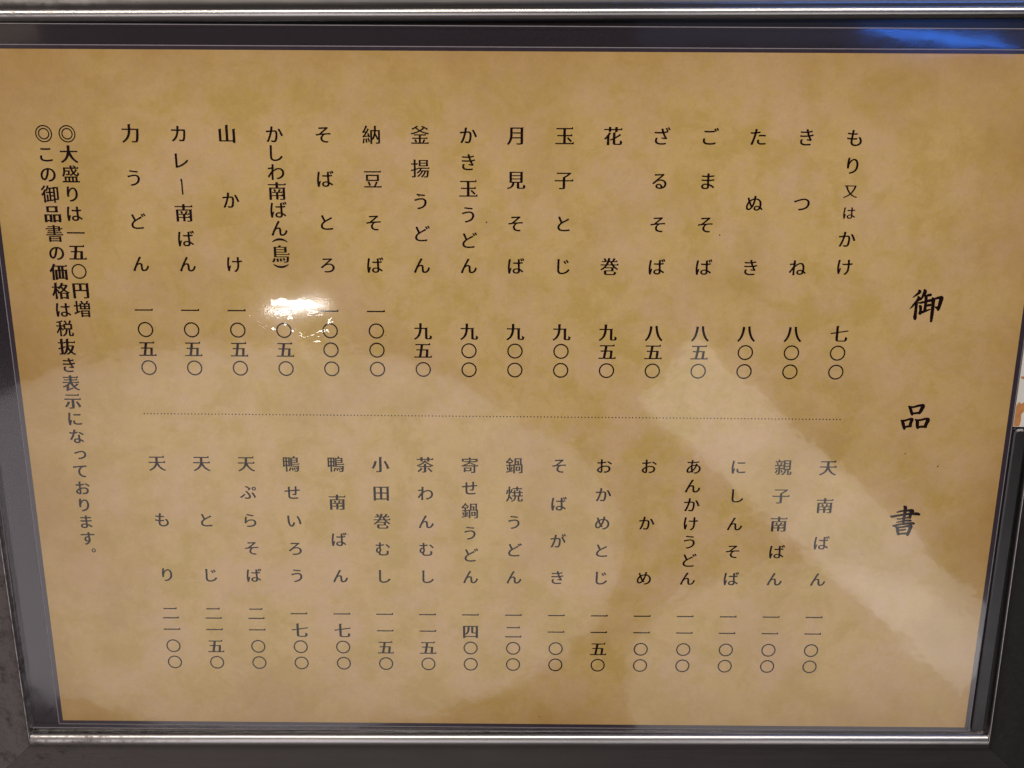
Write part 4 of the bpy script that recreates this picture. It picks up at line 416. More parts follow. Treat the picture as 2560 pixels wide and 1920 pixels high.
"税": [[535,574,819,574,819,388,535,388],[433,639,433,322,541,322,535,267,527,215,514,166,497,121,473,79,442,40,400,6,340,-26,367,-58,386,-91,457,-54,508,-17,549,27,582,76,606,131,624,190,636,253,644,322,697,322,698,2,702,-20,712,-40,726,-51,754,-62,797,-65,904,-64,933,-55,951,-43,955,-39,967,-16,974,14,982,93,934,110,919,120,890,143,885,40,883,25,877,5,873,-2,876,-1,807,-1,794,1,803,-1,797,16,797,322,923,322,923,611,937,634,915,659,885,639,811,639,853,719,894,811,793,845,757,744,709,639,583,639,652,671,635,710,612,754,556,842,476,807,525,717,557,639],[372,836,299,809,222,787,137,768,41,749,54,718,61,692,197,715,197,552,33,552,33,484,186,484,154,401,113,315,68,237,45,203,16,167,45,118,64,77,95,117,135,176,172,245,208,319,203,323,197,-79,301,-79,301,352,292,364,344,294,377,239,434,316,301,453,301,484,434,484,438,558,420,585,413,582,384,552,301,552,301,738,367,756,419,775]],
"納": [[172,186,187,76,195,-30,282,-8,272,93,255,204],[65,199,47,76,35,19,19,-31,69,-49,101,-66,117,-8,131,53,153,183],[281,206,314,105,338,8,419,37,393,130,357,232],[634,838,632,618,430,618,430,-78,530,-78,530,155,520,161,546,141,569,118,613,179,630,207,660,264,683,323,741,204,773,126,858,174,831,235,794,307,716,449,729,551,834,551,835,13,829,-2,841,4,839,1,830,-2,696,0,708,-31,717,-72,824,-70,883,-60,904,-52,914,-46,923,-37,933,-12,935,18,935,590,949,613,927,638,897,618,733,618,735,790,755,810,690,836],[529,217,530,551,628,551,616,459,593,366,578,320,559,274],[50,233,81,247,122,258,325,292,338,237,422,272,410,315,393,367,348,471,272,443,309,347,160,326,215,395,274,477,329,564,381,655,301,704,264,628,219,551,142,544,180,599,220,666,258,737,293,810,205,849,188,806,153,727,102,631,43,542,38,537,20,528,44,460,69,470,92,476,181,489,128,411,68,334,47,312,27,304]],
"花": [[858,498,766,428,702,386,625,341,625,513,646,548,613,585,569,555,492,555,492,272,350,207,365,177,373,147,492,199,492,58,494,23,502,-8,516,-24,540,-41,587,-56,615,-58,866,-58,915,-46,943,-28,963,-4,975,32,983,77,987,122,951,132,923,145,863,188,853,46,832,3,656,3,625,7,638,4,634,10,624,39,625,259,725,309,804,353,877,396,921,426],[285,569,241,487,184,404,118,328,83,295,38,259,112,196,159,233,212,283,196,270,188,-74,320,-74,320,409,318,406,367,477,399,533],[600,835,600,738,404,738,404,835,273,835,273,738,32,738,32,676,273,676,273,590,404,590,404,676,600,676,600,585,733,585,733,676,967,676,971,744,941,800,929,794,874,738,733,738,733,835]],
"茶": [[256,200,226,151,184,98,134,50,107,28,73,5,140,-54,206,-7,265,45,320,103,345,134,367,168],[621,161,686,106,743,51,794,-3,836,-54,922,7,897,35,817,110,693,210],[435,435,435,307,148,307,148,246,435,246,435,4,438,2,429,-24,456,-9,455,-14,446,-18,318,-18,329,-47,337,-81,336,-78,446,-76,526,-67,539,-63,551,-56,560,-44,566,-30,569,2,569,246,851,246,855,313,825,369,813,363,758,307,569,307,569,393,590,428,557,465,513,435],[618,835,618,735,378,735,378,835,246,835,246,735,34,735,34,675,246,675,246,580,378,580,378,675,618,675,618,580,751,580,751,675,969,675,973,741,943,797,931,791,876,735,751,735,751,835],[472,657,442,614,404,568,357,525,304,484,245,447,180,412,112,382,28,351,52,316,68,287,210,342,268,369,323,399,376,431,425,465,471,502,505,535,541,505,591,468,698,400,809,342,936,292,959,331,979,358,912,381,854,405,796,433,739,464,685,498,634,534,589,571,561,596,575,616]],
"表": [[231,-95,276,-67,325,-47,617,48,605,110,363,37,363,263,361,261,426,309,484,359,480,354,505,300,546,229,594,165,648,108,707,59,772,17,842,-17,936,-53,952,-22,978,14,930,30,895,44,831,80,773,122,726,164,817,223,920,301,842,356,782,301,680,220,654,257,629,301,607,346,589,390,962,390,966,451,936,507,924,501,869,445,564,445,564,544,886,544,890,602,860,658,848,652,793,596,564,596,564,691,930,691,934,752,904,808,892,802,837,746,564,746,564,835,432,835,432,746,77,746,77,691,432,691,432,596,128,596,128,544,432,544,432,445,37,445,37,390,390,390,315,328,226,270,131,220,83,199,25,178,69,117,150,147,238,188,230,184,230,12,223,-3,202,-17,218,-54]],
"見": [[286,577,714,577,714,464,286,464],[286,410,714,410,714,296,286,296],[286,743,714,743,714,630,286,630],[157,800,157,239,294,239,276,156,262,119,242,85,211,52,167,24,110,0,27,-21,49,-57,58,-85,160,-58,226,-34,281,-6,327,27,365,68,394,116,414,170,428,239,536,239,536,32,538,2,545,-25,546,-21,558,-36,581,-51,626,-64,653,-66,875,-66,921,-56,949,-39,967,-20,978,15,985,57,989,100,953,110,926,123,866,168,859,32,843,-4,839,-7,843,-6,677,-6,665,-4,656,1,678,-7,672,5,668,27,668,239,846,239,846,758,867,793,834,830,790,800]],
"親": [[609,567,821,567,821,461,609,461],[609,402,821,402,821,295,609,295],[609,731,821,731,821,626,609,626],[129,240,113,193,94,148,70,106,39,64,106,15,141,59,171,108,197,162,218,219],[347,209,391,128,425,50,500,93,463,166,416,245],[194,815,234,737,46,737,46,674,491,674,495,743,476,773,469,770,437,737,337,737,309,793,280,839],[37,338,37,275,235,275,236,14,231,1,245,8,243,5,236,3,139,3,153,-32,159,-60,255,-56,289,-50,316,-38,329,-20,334,3,334,275,499,275,503,344,483,376,476,372,442,338,334,338,334,438,509,438,513,507,496,532,490,529,463,501,395,501,415,549,449,644,353,665,332,586,304,501,166,501,241,522,234,553,216,610,193,662,110,642,125,605,137,567,150,501,26,501,26,438,235,438,235,338],[510,795,510,231,578,231,573,187,565,147,555,110,540,78,520,47,494,20,458,-5,407,-28,431,-58,447,-89,509,-60,553,-34,590,-3,619,34,642,75,658,122,670,173,677,231,724,231,725,-1,728,-23,738,-41,751,-52,779,-63,797,-65,910,-65,939,-56,960,-38,971,-14,978,17,986,100,963,106,938,116,923,126,893,149,889,39,883,4,879,-3,883,-2,829,-2,818,0,828,-3,823,14,823,231,921,231,921,767,935,790,913,815,883,795]],
"豆": [[63,787,63,720,932,720,936,793,914,829,906,825,869,787],[231,241,276,134,306,38,405,68,392,112,372,164,323,266],[262,542,719,542,719,354,262,354],[155,611,155,286,830,286,830,583,844,606,822,631,792,611],[663,265,616,148,587,86,554,24,41,24,41,-43,958,-43,962,30,940,66,932,62,895,24,656,24,713,125,771,238]],
"釜": [[694,173,661,95,615,9,553,9,553,188,897,188,901,254,879,290,871,286,834,248,553,248,553,357,809,357,813,424,791,460,783,456,746,418,193,418,193,357,447,357,447,248,108,248,108,188,447,188,447,9,299,9,370,31,333,100,292,170,206,147,278,9,52,9,52,-57,949,-57,953,15,931,51,923,47,886,9,711,9,791,149],[351,848,294,807,226,768,154,732,74,700,123,635,206,673,277,711,311,679,349,648,428,592,340,556,240,523,136,496,21,473,47,438,65,408,187,437,297,469,404,507,505,551,601,507,705,470,813,440,935,415,957,454,976,480,864,499,763,524,667,555,581,590,664,646,704,678,740,711,810,671,877,626,930,689,860,732,783,772,700,810,613,846,566,795,659,753,628,721,590,689,548,658,503,631,457,659,415,690,376,723,346,753,426,810]],
"鍋": [[650,260,736,260,736,121,650,121],[565,314,565,68,824,68,824,286,838,309,816,334,786,314],[62,275,84,180,96,87,177,112,162,200,137,296],[322,309,303,214,278,124,349,99,370,161,405,282],[590,586,660,586,660,449,590,449],[590,644,590,745,803,745,803,449,752,449,752,616,766,639,744,664,714,644],[430,449,430,-80,527,-80,527,387,859,387,860,-7,854,-22,867,-15,865,-18,857,-21,737,-20,748,-47,756,-82,837,-81,885,-77,928,-66,945,-52,955,-31,957,-4,957,449,900,449,900,778,914,801,892,826,862,806,496,806,496,449],[221,852,182,779,135,712,83,651,55,624,18,593,40,542,52,504,94,543,94,522,191,522,191,410,41,410,41,347,191,347,191,52,30,19,47,-49,416,40,411,99,283,72,283,347,413,347,417,416,399,443,393,440,364,410,283,410,283,522,384,522,388,590,366,626,358,622,321,584,138,584,191,645,240,713,338,631,397,571,440,645,359,716,279,775,300,817]],
"鳥": [[429,129,456,46,471,-29,586,3,565,76,531,153],[592,144,632,74,658,12,758,53,722,116,677,178],[261,125,277,36,281,-8,281,-48,403,-27,396,53,386,102,376,141],[126,170,101,89,79,37,52,-10,30,-35,111,-85,155,-40,191,14,217,73,236,129],[150,755,150,202,820,202,811,112,797,17,800,-9,798,-19,790,-25,765,-26,699,-24,642,-19,649,-32,655,-74,655,-71,753,-77,814,-75,856,-69,876,-63,892,-52,906,-34,916,-9,924,22,937,105,950,249,281,249,281,329,977,329,981,381,951,437,939,431,884,375,281,375,281,452,836,452,836,713,857,748,824,785,780,755,521,755,561,826,428,844,419,813,396,755],[706,585,706,498,281,498,281,585],[706,627,281,627,281,709,706,709]],
"鴨": [[433,186,421,131,403,79,380,30,367,8,349,-15,419,-56,456,-10,484,43,504,102,519,159],[527,147,544,59,552,-24,636,-7,625,74,605,161],[632,158,663,82,682,13,760,36,736,105,701,176],[735,176,775,117,802,61,869,95,835,149,793,204],[146,488,202,488,202,328,146,328],[357,488,357,328,297,328,297,488],[146,550,146,708,202,708,202,550],[357,550,297,550,297,708,357,708],[57,771,57,208,146,208,146,265,202,265,202,-79,297,-79,297,265,357,265,357,222,447,222,447,743,461,766,439,791,409,771],[637,843,622,791,608,751,467,751,467,223,860,223,848,87,839,33,825,-17,818,-21,802,-22,687,-16,697,-42,703,-75,812,-79,843,-77,868,-73,891,-64,899,-58,912,-45,923,-26,931,0,938,32,950,121,962,279,566,279,566,340,978,340,982,401,960,437,952,433,915,395,566,395,566,456,898,456,898,723,912,746,890,771,860,751,709,751,745,823],[566,700,800,700,800,630,566,630],[566,508,566,579,800,579,800,508]],
}
GLYPHS_BOLD = {
"お": [[684,665,674,648,671,636,673,627,684,615,802,542,856,504,888,477,918,477,938,490,954,510,964,535,963,543,955,555,857,622,757,682,729,688,701,680],[302,245,304,92,300,75,292,61,264,69,248,77,220,101,211,114,207,135,208,150,215,170,229,193,251,216,279,239,320,263,299,268],[98,594,101,557,108,546,127,534,226,530,294,532,297,530,301,507,300,387,297,362,292,352,220,311,165,271,135,242,115,218,99,193,87,167,82,139,84,119,89,99,97,81,128,42,151,22,177,4,231,-22,266,-34,292,-38,321,-40,360,-33,397,-10,411,11,419,38,423,61,425,101,421,275,425,299,433,309,478,322,550,335,605,339,644,337,683,328,716,312,739,290,749,275,759,248,762,212,757,174,741,139,734,129,707,106,688,94,668,84,622,70,578,63,508,61,488,50,485,41,489,19,501,-9,507,-16,524,-29,548,-35,643,-25,699,-10,744,7,784,28,819,54,842,77,866,113,882,154,889,199,887,248,879,281,856,322,835,347,799,375,758,396,725,408,688,417,650,422,596,423,543,419,473,408,414,393,424,391,420,413,421,515,426,539,430,544,516,557,605,574,622,586,629,597,631,610,628,648,615,661,588,666,526,652,423,634,429,632,425,655,432,773,430,785,417,800,382,807,351,807,316,800,303,785,300,773,303,648,298,624,295,622,239,619,138,625,113,618,101,605]],
"き": [[280,279,234,285,212,279,198,268,187,245,168,184,165,152,165,129,171,94,178,71,189,51,203,32,238,2,291,-25,316,-33,386,-48,450,-54,526,-55,595,-53,703,-43,737,-32,750,-18,753,-7,755,23,752,35,739,48,713,54,655,45,598,40,518,36,460,37,422,40,379,48,344,60,317,76,304,91,296,106,288,137,287,161,290,186,299,213,323,256,322,260,310,270],[483,682,481,676,494,681,386,679,319,682,190,692,167,683,158,671,158,640,163,625,178,611,214,601,359,595,503,595,518,569,544,496,543,481,491,478,375,476,279,479,177,486,152,479,140,466,138,455,139,433,143,418,158,404,195,395,288,391,404,390,585,396,625,320,650,278,650,270,658,275,564,285,530,282,511,268,505,255,504,242,506,232,517,218,552,207,659,194,739,180,760,187,772,197,787,216,801,242,802,249,800,256,771,289,725,369,710,400,713,413,711,412,772,422,861,442,875,454,879,464,878,479,874,505,871,512,858,525,831,531,725,504,669,495,663,504,634,586,633,602,636,609,700,620,798,642,814,654,818,665,819,679,811,710,794,724,767,727,718,713,604,691,608,690,602,700,585,786,575,796,553,803,529,802,501,800,466,787,458,775,461,753]],
"こ": [[212,676,212,646,215,633,229,619,266,610,367,604,531,602,740,610,776,620,789,634,792,647,792,677,789,689,776,703,751,709,617,700,491,697,365,700,253,708,228,701,214,688],[248,310,222,312,191,308,172,295,165,281,152,214,149,180,156,125,164,101,175,80,190,61,207,45,247,17,307,-8,365,-22,429,-30,500,-33,603,-30,749,-16,841,2,853,14,857,23,859,39,856,82,850,93,826,103,762,87,691,76,598,67,511,64,457,66,407,71,364,82,330,96,311,110,296,125,287,141,282,156,279,178,279,207,283,240,294,283,293,290,280,302]],
"す": [[545,358,540,302,532,275,519,255,505,245,487,240,468,240,450,245,435,253,422,264,408,292,403,319,403,337,409,371,415,387,424,401,436,413,451,421,468,427,488,427,506,423,533,399,540,386],[73,625,73,604,78,590,94,575,130,570,320,580,512,584,517,582,522,558,522,525,518,497,531,505,496,510,465,510,429,505,379,486,356,472,328,448,305,419,289,384,282,355,280,334,282,302,288,272,300,245,315,222,333,202,354,187,376,174,399,165,423,159,455,155,483,155,508,158,531,164,520,158,523,175,504,142,481,116,453,92,428,75,392,56,350,39,290,21,277,10,277,6,299,-21,324,-43,336,-50,364,-56,386,-53,447,-30,501,-2,543,27,569,48,602,83,628,120,649,159,664,199,671,226,677,267,678,305,677,335,670,372,657,410,650,422,647,442,645,560,649,584,654,586,807,585,897,582,933,588,948,603,952,617,953,636,949,649,934,664,898,671,651,673,645,687,649,768,646,779,633,793,597,800,566,800,530,793,517,779,514,768,519,687,515,673,511,671,127,662,90,654,76,639]],
"っ": [[150,365,165,335,172,327,199,316,226,320,357,368,459,401,544,420,605,425,648,419,670,411,695,396,711,382,723,367,741,326,745,288,740,243,733,221,723,199,710,179,683,150,661,134,635,119,591,100,560,90,509,78,450,69,390,65,356,54,349,42,353,21,367,-6,373,-12,395,-25,428,-28,486,-22,575,-5,655,19,707,43,738,60,782,91,818,128,838,156,854,187,865,220,873,274,872,317,859,367,836,410,805,446,767,473,725,493,678,506,627,513,578,512,517,505,442,490,368,470,259,436,187,417,150,400,145,388]],
"て": [[64,634,68,602,72,591,84,578,109,571,255,593,540,625,530,631,489,597,446,551,409,497,379,435,360,365,354,304,360,244,375,189,402,137,436,94,462,70,492,47,538,20,606,-8,639,-18,710,-33,748,-37,776,-32,796,-20,802,-12,815,18,818,40,811,51,789,61,734,67,689,76,646,89,619,100,581,120,540,155,517,187,504,210,494,236,485,277,483,308,484,352,497,407,519,463,552,516,595,564,636,595,659,608,696,625,723,631,763,636,873,640,894,650,903,662,906,674,905,703,902,714,886,729,850,734,754,729,441,703,181,678,114,674,78,665,66,651]],
"な": [[917,470,934,491,946,517,945,525,937,537,853,589,788,625,733,653,706,657,679,650,661,635,648,616,645,604,647,596,659,583,716,554,778,518,832,483,866,457,895,457],[599,146,598,105,594,80,584,57,571,45,558,37,536,31,509,29,483,31,456,38,440,47,430,58,433,58,424,75,420,96,420,111,426,132,436,145,451,156,464,162,485,168,535,171,567,168,596,162,594,164],[665,493,631,493,603,486,589,471,587,454,595,265,594,244,592,237,601,244,563,249,516,251,475,247,436,240,401,227,368,211,340,189,318,161,309,144,303,126,299,98,301,68,310,40,324,16,342,-4,363,-20,394,-36,420,-45,447,-52,486,-57,550,-57,581,-53,608,-47,633,-38,669,-17,687,0,709,34,716,57,720,81,722,129,718,124,697,123,751,88,820,34,846,23,878,28,887,34,904,56,916,82,915,90,908,101,848,146,806,172,723,213,719,222,715,247,711,369,710,455,707,471,693,486],[423,805,393,807,364,806,344,795,337,784,330,726,312,643,307,637,213,632,108,638,84,629,76,617,76,584,81,569,96,555,133,547,279,547,276,549,277,538,256,489,200,378,144,282,81,195,80,188,83,180,114,158,141,146,159,141,187,146,205,158,245,218,284,283,328,367,368,452,400,534,412,555,419,560,481,571,571,592,587,603,592,614,594,626,591,661,581,674,554,681,513,669,431,651,443,646,441,650,443,666,466,760,468,781,459,795]],
"に": [[432,649,435,609,442,597,462,586,519,582,671,578,779,581,862,586,881,597,888,609,891,621,889,662,880,674,857,683,755,674,658,671,560,673,468,681,444,673,435,661],[471,279,447,281,419,276,401,263,394,249,384,189,382,159,385,133,396,97,406,81,424,61,454,39,511,16,557,6,598,1,657,-1,748,2,841,11,893,18,912,29,920,41,922,55,921,86,918,98,901,112,874,116,813,106,752,99,644,94,610,96,572,102,550,108,527,120,516,130,510,140,505,159,505,194,515,253,513,260,499,272],[242,762,183,766,161,759,151,749,148,711,116,495,105,396,100,269,103,196,108,127,120,47,134,-20,145,-31,165,-38,208,-38,236,-32,252,-22,256,-14,254,19,263,69,284,141,318,240,323,267,321,276,313,288,296,301,267,308,240,297,234,287,189,181,225,189,228,180,222,292,227,401,248,557,267,666,282,728,282,739,273,753]],
"の": [[451,630,432,518,406,408,378,315,350,247,338,221,314,181,299,163,278,148,265,145,245,154,236,163,213,199,201,232,193,273,191,313,194,359,203,396,216,433,235,469,258,504,287,537,321,567,360,593,389,607,418,619,458,629,450,632],[581,631,636,617,684,592,722,561,753,523,776,481,794,422,800,372,799,318,792,277,776,229,753,187,722,149,686,118,633,87,587,70,561,64,513,56,478,44,473,33,483,9,503,-17,511,-23,535,-33,563,-34,646,-14,703,7,770,43,813,77,838,101,862,129,890,175,911,224,925,279,930,322,930,359,924,420,910,475,888,525,858,572,821,615,778,650,748,669,694,694,637,712,602,719,517,725,465,721,427,715,358,696,280,660,249,640,199,601,153,552,118,500,100,466,78,404,70,366,66,288,68,257,73,228,89,175,112,130,140,93,164,71,199,51,244,38,280,38,307,42,335,52,362,68,388,90,420,128,458,190,479,234,498,283,525,362,540,418,559,503,577,612,585,632]],
"は": [[227,775,197,777,163,772,146,758,141,744,136,695,107,494,94,360,91,287,93,211,98,142,113,32,123,-12,131,-25,149,-38,176,-43,199,-42,227,-36,242,-24,246,-16,245,17,250,54,274,136,308,233,313,260,311,269,304,281,287,294,258,301,231,290,225,280,181,173,216,181,220,172,214,230,212,286,219,408,244,598,260,683,273,740,272,751,262,765],[652,173,652,127,647,98,636,74,627,65,614,57,592,51,565,49,535,52,509,59,489,71,478,83,481,83,474,98,470,119,473,144,477,154,487,166,503,177,517,184,539,190,590,192,616,190,652,182,648,184],[719,778,689,778,654,771,640,757,637,746,639,619,633,594,553,591,419,598,393,591,379,577,375,563,375,544,379,529,391,516,415,507,541,501,630,502,635,500,641,476,648,286,645,258,654,266,610,270,550,269,516,265,476,255,440,241,409,222,383,198,364,168,353,134,352,98,357,71,366,51,395,14,417,-1,449,-17,507,-32,576,-38,644,-32,691,-18,707,-10,727,5,740,17,755,37,766,60,774,84,778,109,779,145,771,136,753,138,799,106,874,43,900,35,928,43,935,47,953,69,965,95,964,104,958,115,911,153,839,201,784,229,777,240,774,265,765,482,769,506,772,510,886,522,921,534,933,548,936,559,937,584,933,598,916,613,884,616,768,600,764,623,771,747,768,757,754,771]],
"ま": [[477,152,476,104,471,70,465,57,454,47,440,39,412,33,382,33,351,36,319,44,301,54,289,66,292,66,283,85,280,104,284,132,293,145,316,163,333,170,360,176,398,180,436,179,474,174,471,176,476,161],[161,445,162,422,165,411,177,398,199,388,353,378,463,376,465,373,471,349,472,281,468,255,475,258,429,261,380,260,343,256,278,241,241,224,217,209,190,184,174,161,163,134,159,106,163,67,172,41,187,18,207,-1,237,-21,272,-35,302,-43,372,-53,444,-51,475,-46,510,-35,533,-24,554,-11,571,6,585,25,595,46,602,75,602,131,605,145,587,141,640,117,688,89,746,48,784,17,809,7,840,12,849,18,869,42,880,69,879,78,870,91,803,139,759,166,709,192,606,233,601,241,596,267,592,353,596,376,600,380,699,386,828,399,852,409,864,422,868,437,869,456,865,470,849,484,821,489,699,474,595,467,590,491,590,563,594,587,597,590,806,608,843,619,856,633,860,647,861,666,857,679,841,693,813,698,709,685,594,676,590,688,595,769,592,780,579,795,545,802,516,802,483,795,469,781,466,771,468,688,462,672,394,673,281,682,210,690,184,685,170,671,166,658,167,639,171,624,184,610,220,600,376,588,461,586,467,560,467,488,462,463,340,466,206,479,179,473,165,459]],
"り": [[310,798,280,799,246,793,230,779,226,767,200,560,189,427,188,365,191,311,197,244,203,233,222,221,250,218,274,220,303,226,319,236,323,244,319,293,322,351,332,405,354,468,386,530,418,574,454,612,492,640,524,652,545,656,564,656,596,645,621,626,641,599,661,556,673,515,683,455,685,387,679,319,672,288,656,237,625,180,593,144,569,123,528,95,464,66,407,48,348,36,314,22,310,13,321,-12,340,-36,348,-42,373,-52,401,-51,454,-40,516,-20,552,-6,593,14,626,32,677,70,704,95,733,127,754,159,776,199,790,236,804,286,810,327,815,386,811,465,803,517,789,566,770,610,738,660,720,681,699,699,667,720,620,738,583,744,546,744,522,741,498,736,464,723,421,700,381,669,337,624,308,585,297,562,318,524,332,637,347,722,360,777,357,784,339,794]],
"一": [[6,431,6,349,998,349,998,431]],
"五": [[137,451,137,378,326,378,296,210,265,49,18,49,18,-25,984,-25,988,55,958,111,946,105,891,49,780,49,801,253,817,446,714,456,697,451,492,451,526,669,913,669,917,749,887,805,875,799,820,743,82,743,82,669,368,669,337,451],[421,49,480,378,657,378,644,222,625,49]],
"価": [[289,506,289,-63,434,-63,434,2,832,2,832,-58,980,-58,980,464,1001,499,968,536,924,506,797,506,797,670,989,670,993,745,963,801,951,795,896,739,275,739,275,670,464,670,464,506],[610,670,650,670,650,506,610,506],[434,68,434,440,469,440,469,68],[832,68,791,68,791,440,832,440],[610,440,650,440,650,68,610,68],[224,850,180,740,128,636,68,541,37,498,-11,444,3,424,29,368,48,336,114,401,165,463,141,457,117,-79,263,-79,263,615,318,723,355,809]],
"円": [[802,698,802,403,573,403,573,698],[52,772,52,-81,204,-81,204,329,802,329,802,21,803,18,805,18,799,-8,797,-11,826,7,826,0,815,-5,628,-4,639,-26,653,-79,778,-78,841,-74,901,-66,917,-60,932,-50,943,-36,950,-19,954,19,954,730,975,765,942,802,898,772],[204,403,204,698,422,698,422,403]],
"品": [[340,726,663,726,663,536,340,536],[191,797,191,464,816,464,816,755,837,790,804,827,760,797],[45,357,45,-80,193,-80,193,-26,326,-26,326,-71,477,-71,477,315,498,350,465,387,421,357],[193,47,193,286,326,286,326,47],[511,357,511,-80,659,-80,659,-26,811,-26,811,-74,963,-74,963,315,984,350,951,387,907,357],[659,47,659,286,811,286,811,47]],
"増": [[359,703,359,354,948,354,948,675,962,698,940,723,910,703,817,703,847,748,891,820,782,852,750,781,709,707,721,703,566,703,588,712,580,732,542,799,505,849,413,816,453,749,475,703],[468,498,594,498,594,421,468,421],[705,498,837,498,837,421,705,421],[468,637,594,637,594,561,468,561],[705,637,837,637,837,561,705,561],[403,302,403,-84,513,-84,513,-47,801,-47,801,-81,913,-81,913,274,927,297,905,322,875,302],[513,23,513,98,801,98,801,23],[513,163,513,232,801,232,801,163],[15,158,46,72,390,207,373,288,260,246,260,521,367,521,367,600,260,600,260,804,274,827,252,852,222,832,149,832,149,600,32,600,32,521,149,521,149,205]],
"大": [[423,839,419,671,408,553,24,553,24,476,396,476,382,415,360,346,332,279,296,214,251,151,194,91,125,37,22,-18,41,-35,53,-51,82,-97,191,-41,268,8,336,64,393,126,442,192,481,263,512,336,503,379,503,323,543,244,588,171,640,105,697,46,759,-5,826,-49,921,-99,964,-28,981,-11,893,35,833,82,780,136,732,196,690,262,654,332,622,407,599,476,980,476,980,553,564,553,575,666,580,839]],
"御": [[186,851,153,797,113,744,68,693,11,641,37,605,61,564,131,626,186,683,236,745,285,815],[669,767,669,-84,776,-84,776,691,854,691,854,152,856,151,852,139,866,147,861,142,767,142,781,107,790,65,874,66,918,75,938,85,946,93,957,113,962,137,962,739,976,762,954,787,924,767],[205,651,164,569,116,494,63,424,0,356,28,315,54,268,102,317,147,369,132,355,127,-82,236,-82,236,495,275,562,332,527,371,590,403,660,438,660,438,512,267,512,267,435,438,435,438,72,394,66,394,319,414,339,349,365,293,367,293,52,237,45,256,-33,691,37,689,109,545,87,545,248,669,248,673,327,656,353,649,350,621,321,545,321,545,435,675,435,675,512,545,512,545,660,669,660,669,736,431,736,457,829,351,849,324,742,301,679,274,622,271,588,305,617]],
"抜": [[476,839,474,668,341,668,341,598,472,598,466,511,457,424,443,339,423,258,398,182,365,111,324,45,257,-23,287,-47,305,-69,330,-104,388,-53,427,-16,462,26,492,71,518,119,541,170,560,223,545,246,525,247,538,222,584,152,625,101,581,58,537,25,491,-3,444,-23,458,-39,487,-97,567,-61,619,-34,668,-1,703,26,741,-2,796,-36,855,-65,943,-97,976,-39,991,-23,939,-4,882,24,830,58,779,103,821,163,866,245,885,291,901,340,916,392,927,445,852,469,833,465,610,465,620,598,994,598,998,674,968,730,956,724,901,668,623,668,626,797,647,832,614,869,570,839],[771,397,756,340,735,280,695,198,697,199,663,254,633,313,602,397],[145,841,145,644,9,644,9,574,145,574,145,340,0,297,24,213,146,255,145,10,150,11,143,-16,140,-17,171,1,171,-5,164,-10,29,-9,43,-46,50,-79,152,-77,236,-70,264,-62,276,-52,285,-39,293,-8,294,305,420,348,408,423,293,386,294,574,405,574,409,650,386,689,377,684,338,644,294,644,294,799,315,834,282,871,238,841]],
"書": [[277,63,732,63,732,7,277,7],[277,120,277,173,732,173,732,120],[164,233,164,-87,277,-87,277,-54,732,-54,732,-85,847,-85,847,205,861,228,839,253,809,233],[35,337,35,272,965,272,969,343,947,379,939,375,902,337,554,337,554,387,898,387,902,452,880,488,872,484,835,446,554,446,554,494,842,494,842,604,965,604,969,674,952,700,945,697,917,668,842,668,842,775,554,775,554,846,439,846,439,775,142,775,142,717,439,717,439,668,37,668,37,604,439,604,439,552,131,552,131,494,439,494,439,446,103,446,103,387,439,387,439,337],[554,717,728,717,728,668,554,668],[554,552,554,604,728,604,728,552]],
"格": [[607,667,760,667,720,591,675,526,631,586,598,643,596,649],[164,840,164,626,14,626,14,555,156,555,131,460,95,358,53,265,31,225,-3,175,22,137,35,104,60,70,108,121,149,186,186,261,219,344,195,358,164,-79,311,-79,286,387,351,259,430,356,302,511,311,500,311,555,363,555,339,536,361,519,421,460,487,519,527,561,516,550,508,558,548,505,600,448,553,409,519,385,449,343,377,308,317,287,331,271,359,214,427,242,424,-81,570,-81,570,-37,773,-37,773,-77,922,-77,919,251,954,237,987,295,1001,311,942,331,875,362,815,398,752,447,795,492,843,555,886,625,904,663,922,705,851,739,828,733,645,732,644,729,669,775,687,816,551,852,522,779,484,708,463,675,416,612,423,605,441,626,311,626,311,798,332,833,299,870,255,840],[570,29,570,222,773,222,773,29],[529,287,603,329,676,380,749,330,830,287]],
"盛": [[152,255,152,13,28,13,28,-64,971,-64,971,13,854,13,854,227,868,250,846,275,816,255],[263,13,263,186,348,186,348,13],[458,13,458,186,544,186,544,13],[654,13,654,186,741,186,741,13],[633,811,681,776,728,733,725,735,604,735,593,844,478,844,490,735,115,735,114,575,108,496,100,455,90,414,75,374,57,334,26,289,46,277,70,259,108,220,140,263,160,296,178,330,204,403,213,439,224,510,363,510,352,384,347,380,335,379,224,384,233,366,243,317,336,315,401,320,417,325,433,333,443,344,451,359,458,378,466,429,476,579,229,579,230,660,505,660,524,595,547,534,573,478,598,434,512,378,435,340,495,272,585,320,651,365,691,326,715,308,740,294,791,275,816,270,866,269,898,277,928,295,943,318,954,347,963,383,969,428,943,437,921,449,870,490,864,410,856,366,843,347,813,354,782,372,752,400,729,427,765,461,807,507,845,557,883,617,784,648,759,605,731,565,679,505,649,573,621,660,951,660,955,741,936,771,929,767,897,735,800,735,830,754,811,773,769,807,701,852]],
"示": [[203,362,170,281,127,202,78,130,52,98,12,59,64,25,110,-12,181,62,241,139,296,225,320,271,343,324],[657,315,716,228,763,146,802,67,831,-10,966,52,950,90,931,128,884,207,829,288,773,363],[111,766,111,692,891,692,895,772,865,828,853,822,798,766],[22,523,22,449,423,449,423,20,424,18,428,20,420,-8,417,-9,449,7,448,2,437,-2,398,-3,249,1,266,-41,274,-79,343,-79,444,-76,525,-65,541,-61,556,-52,568,-38,575,-21,580,17,580,449,979,449,983,529,953,585,941,579,886,523]],
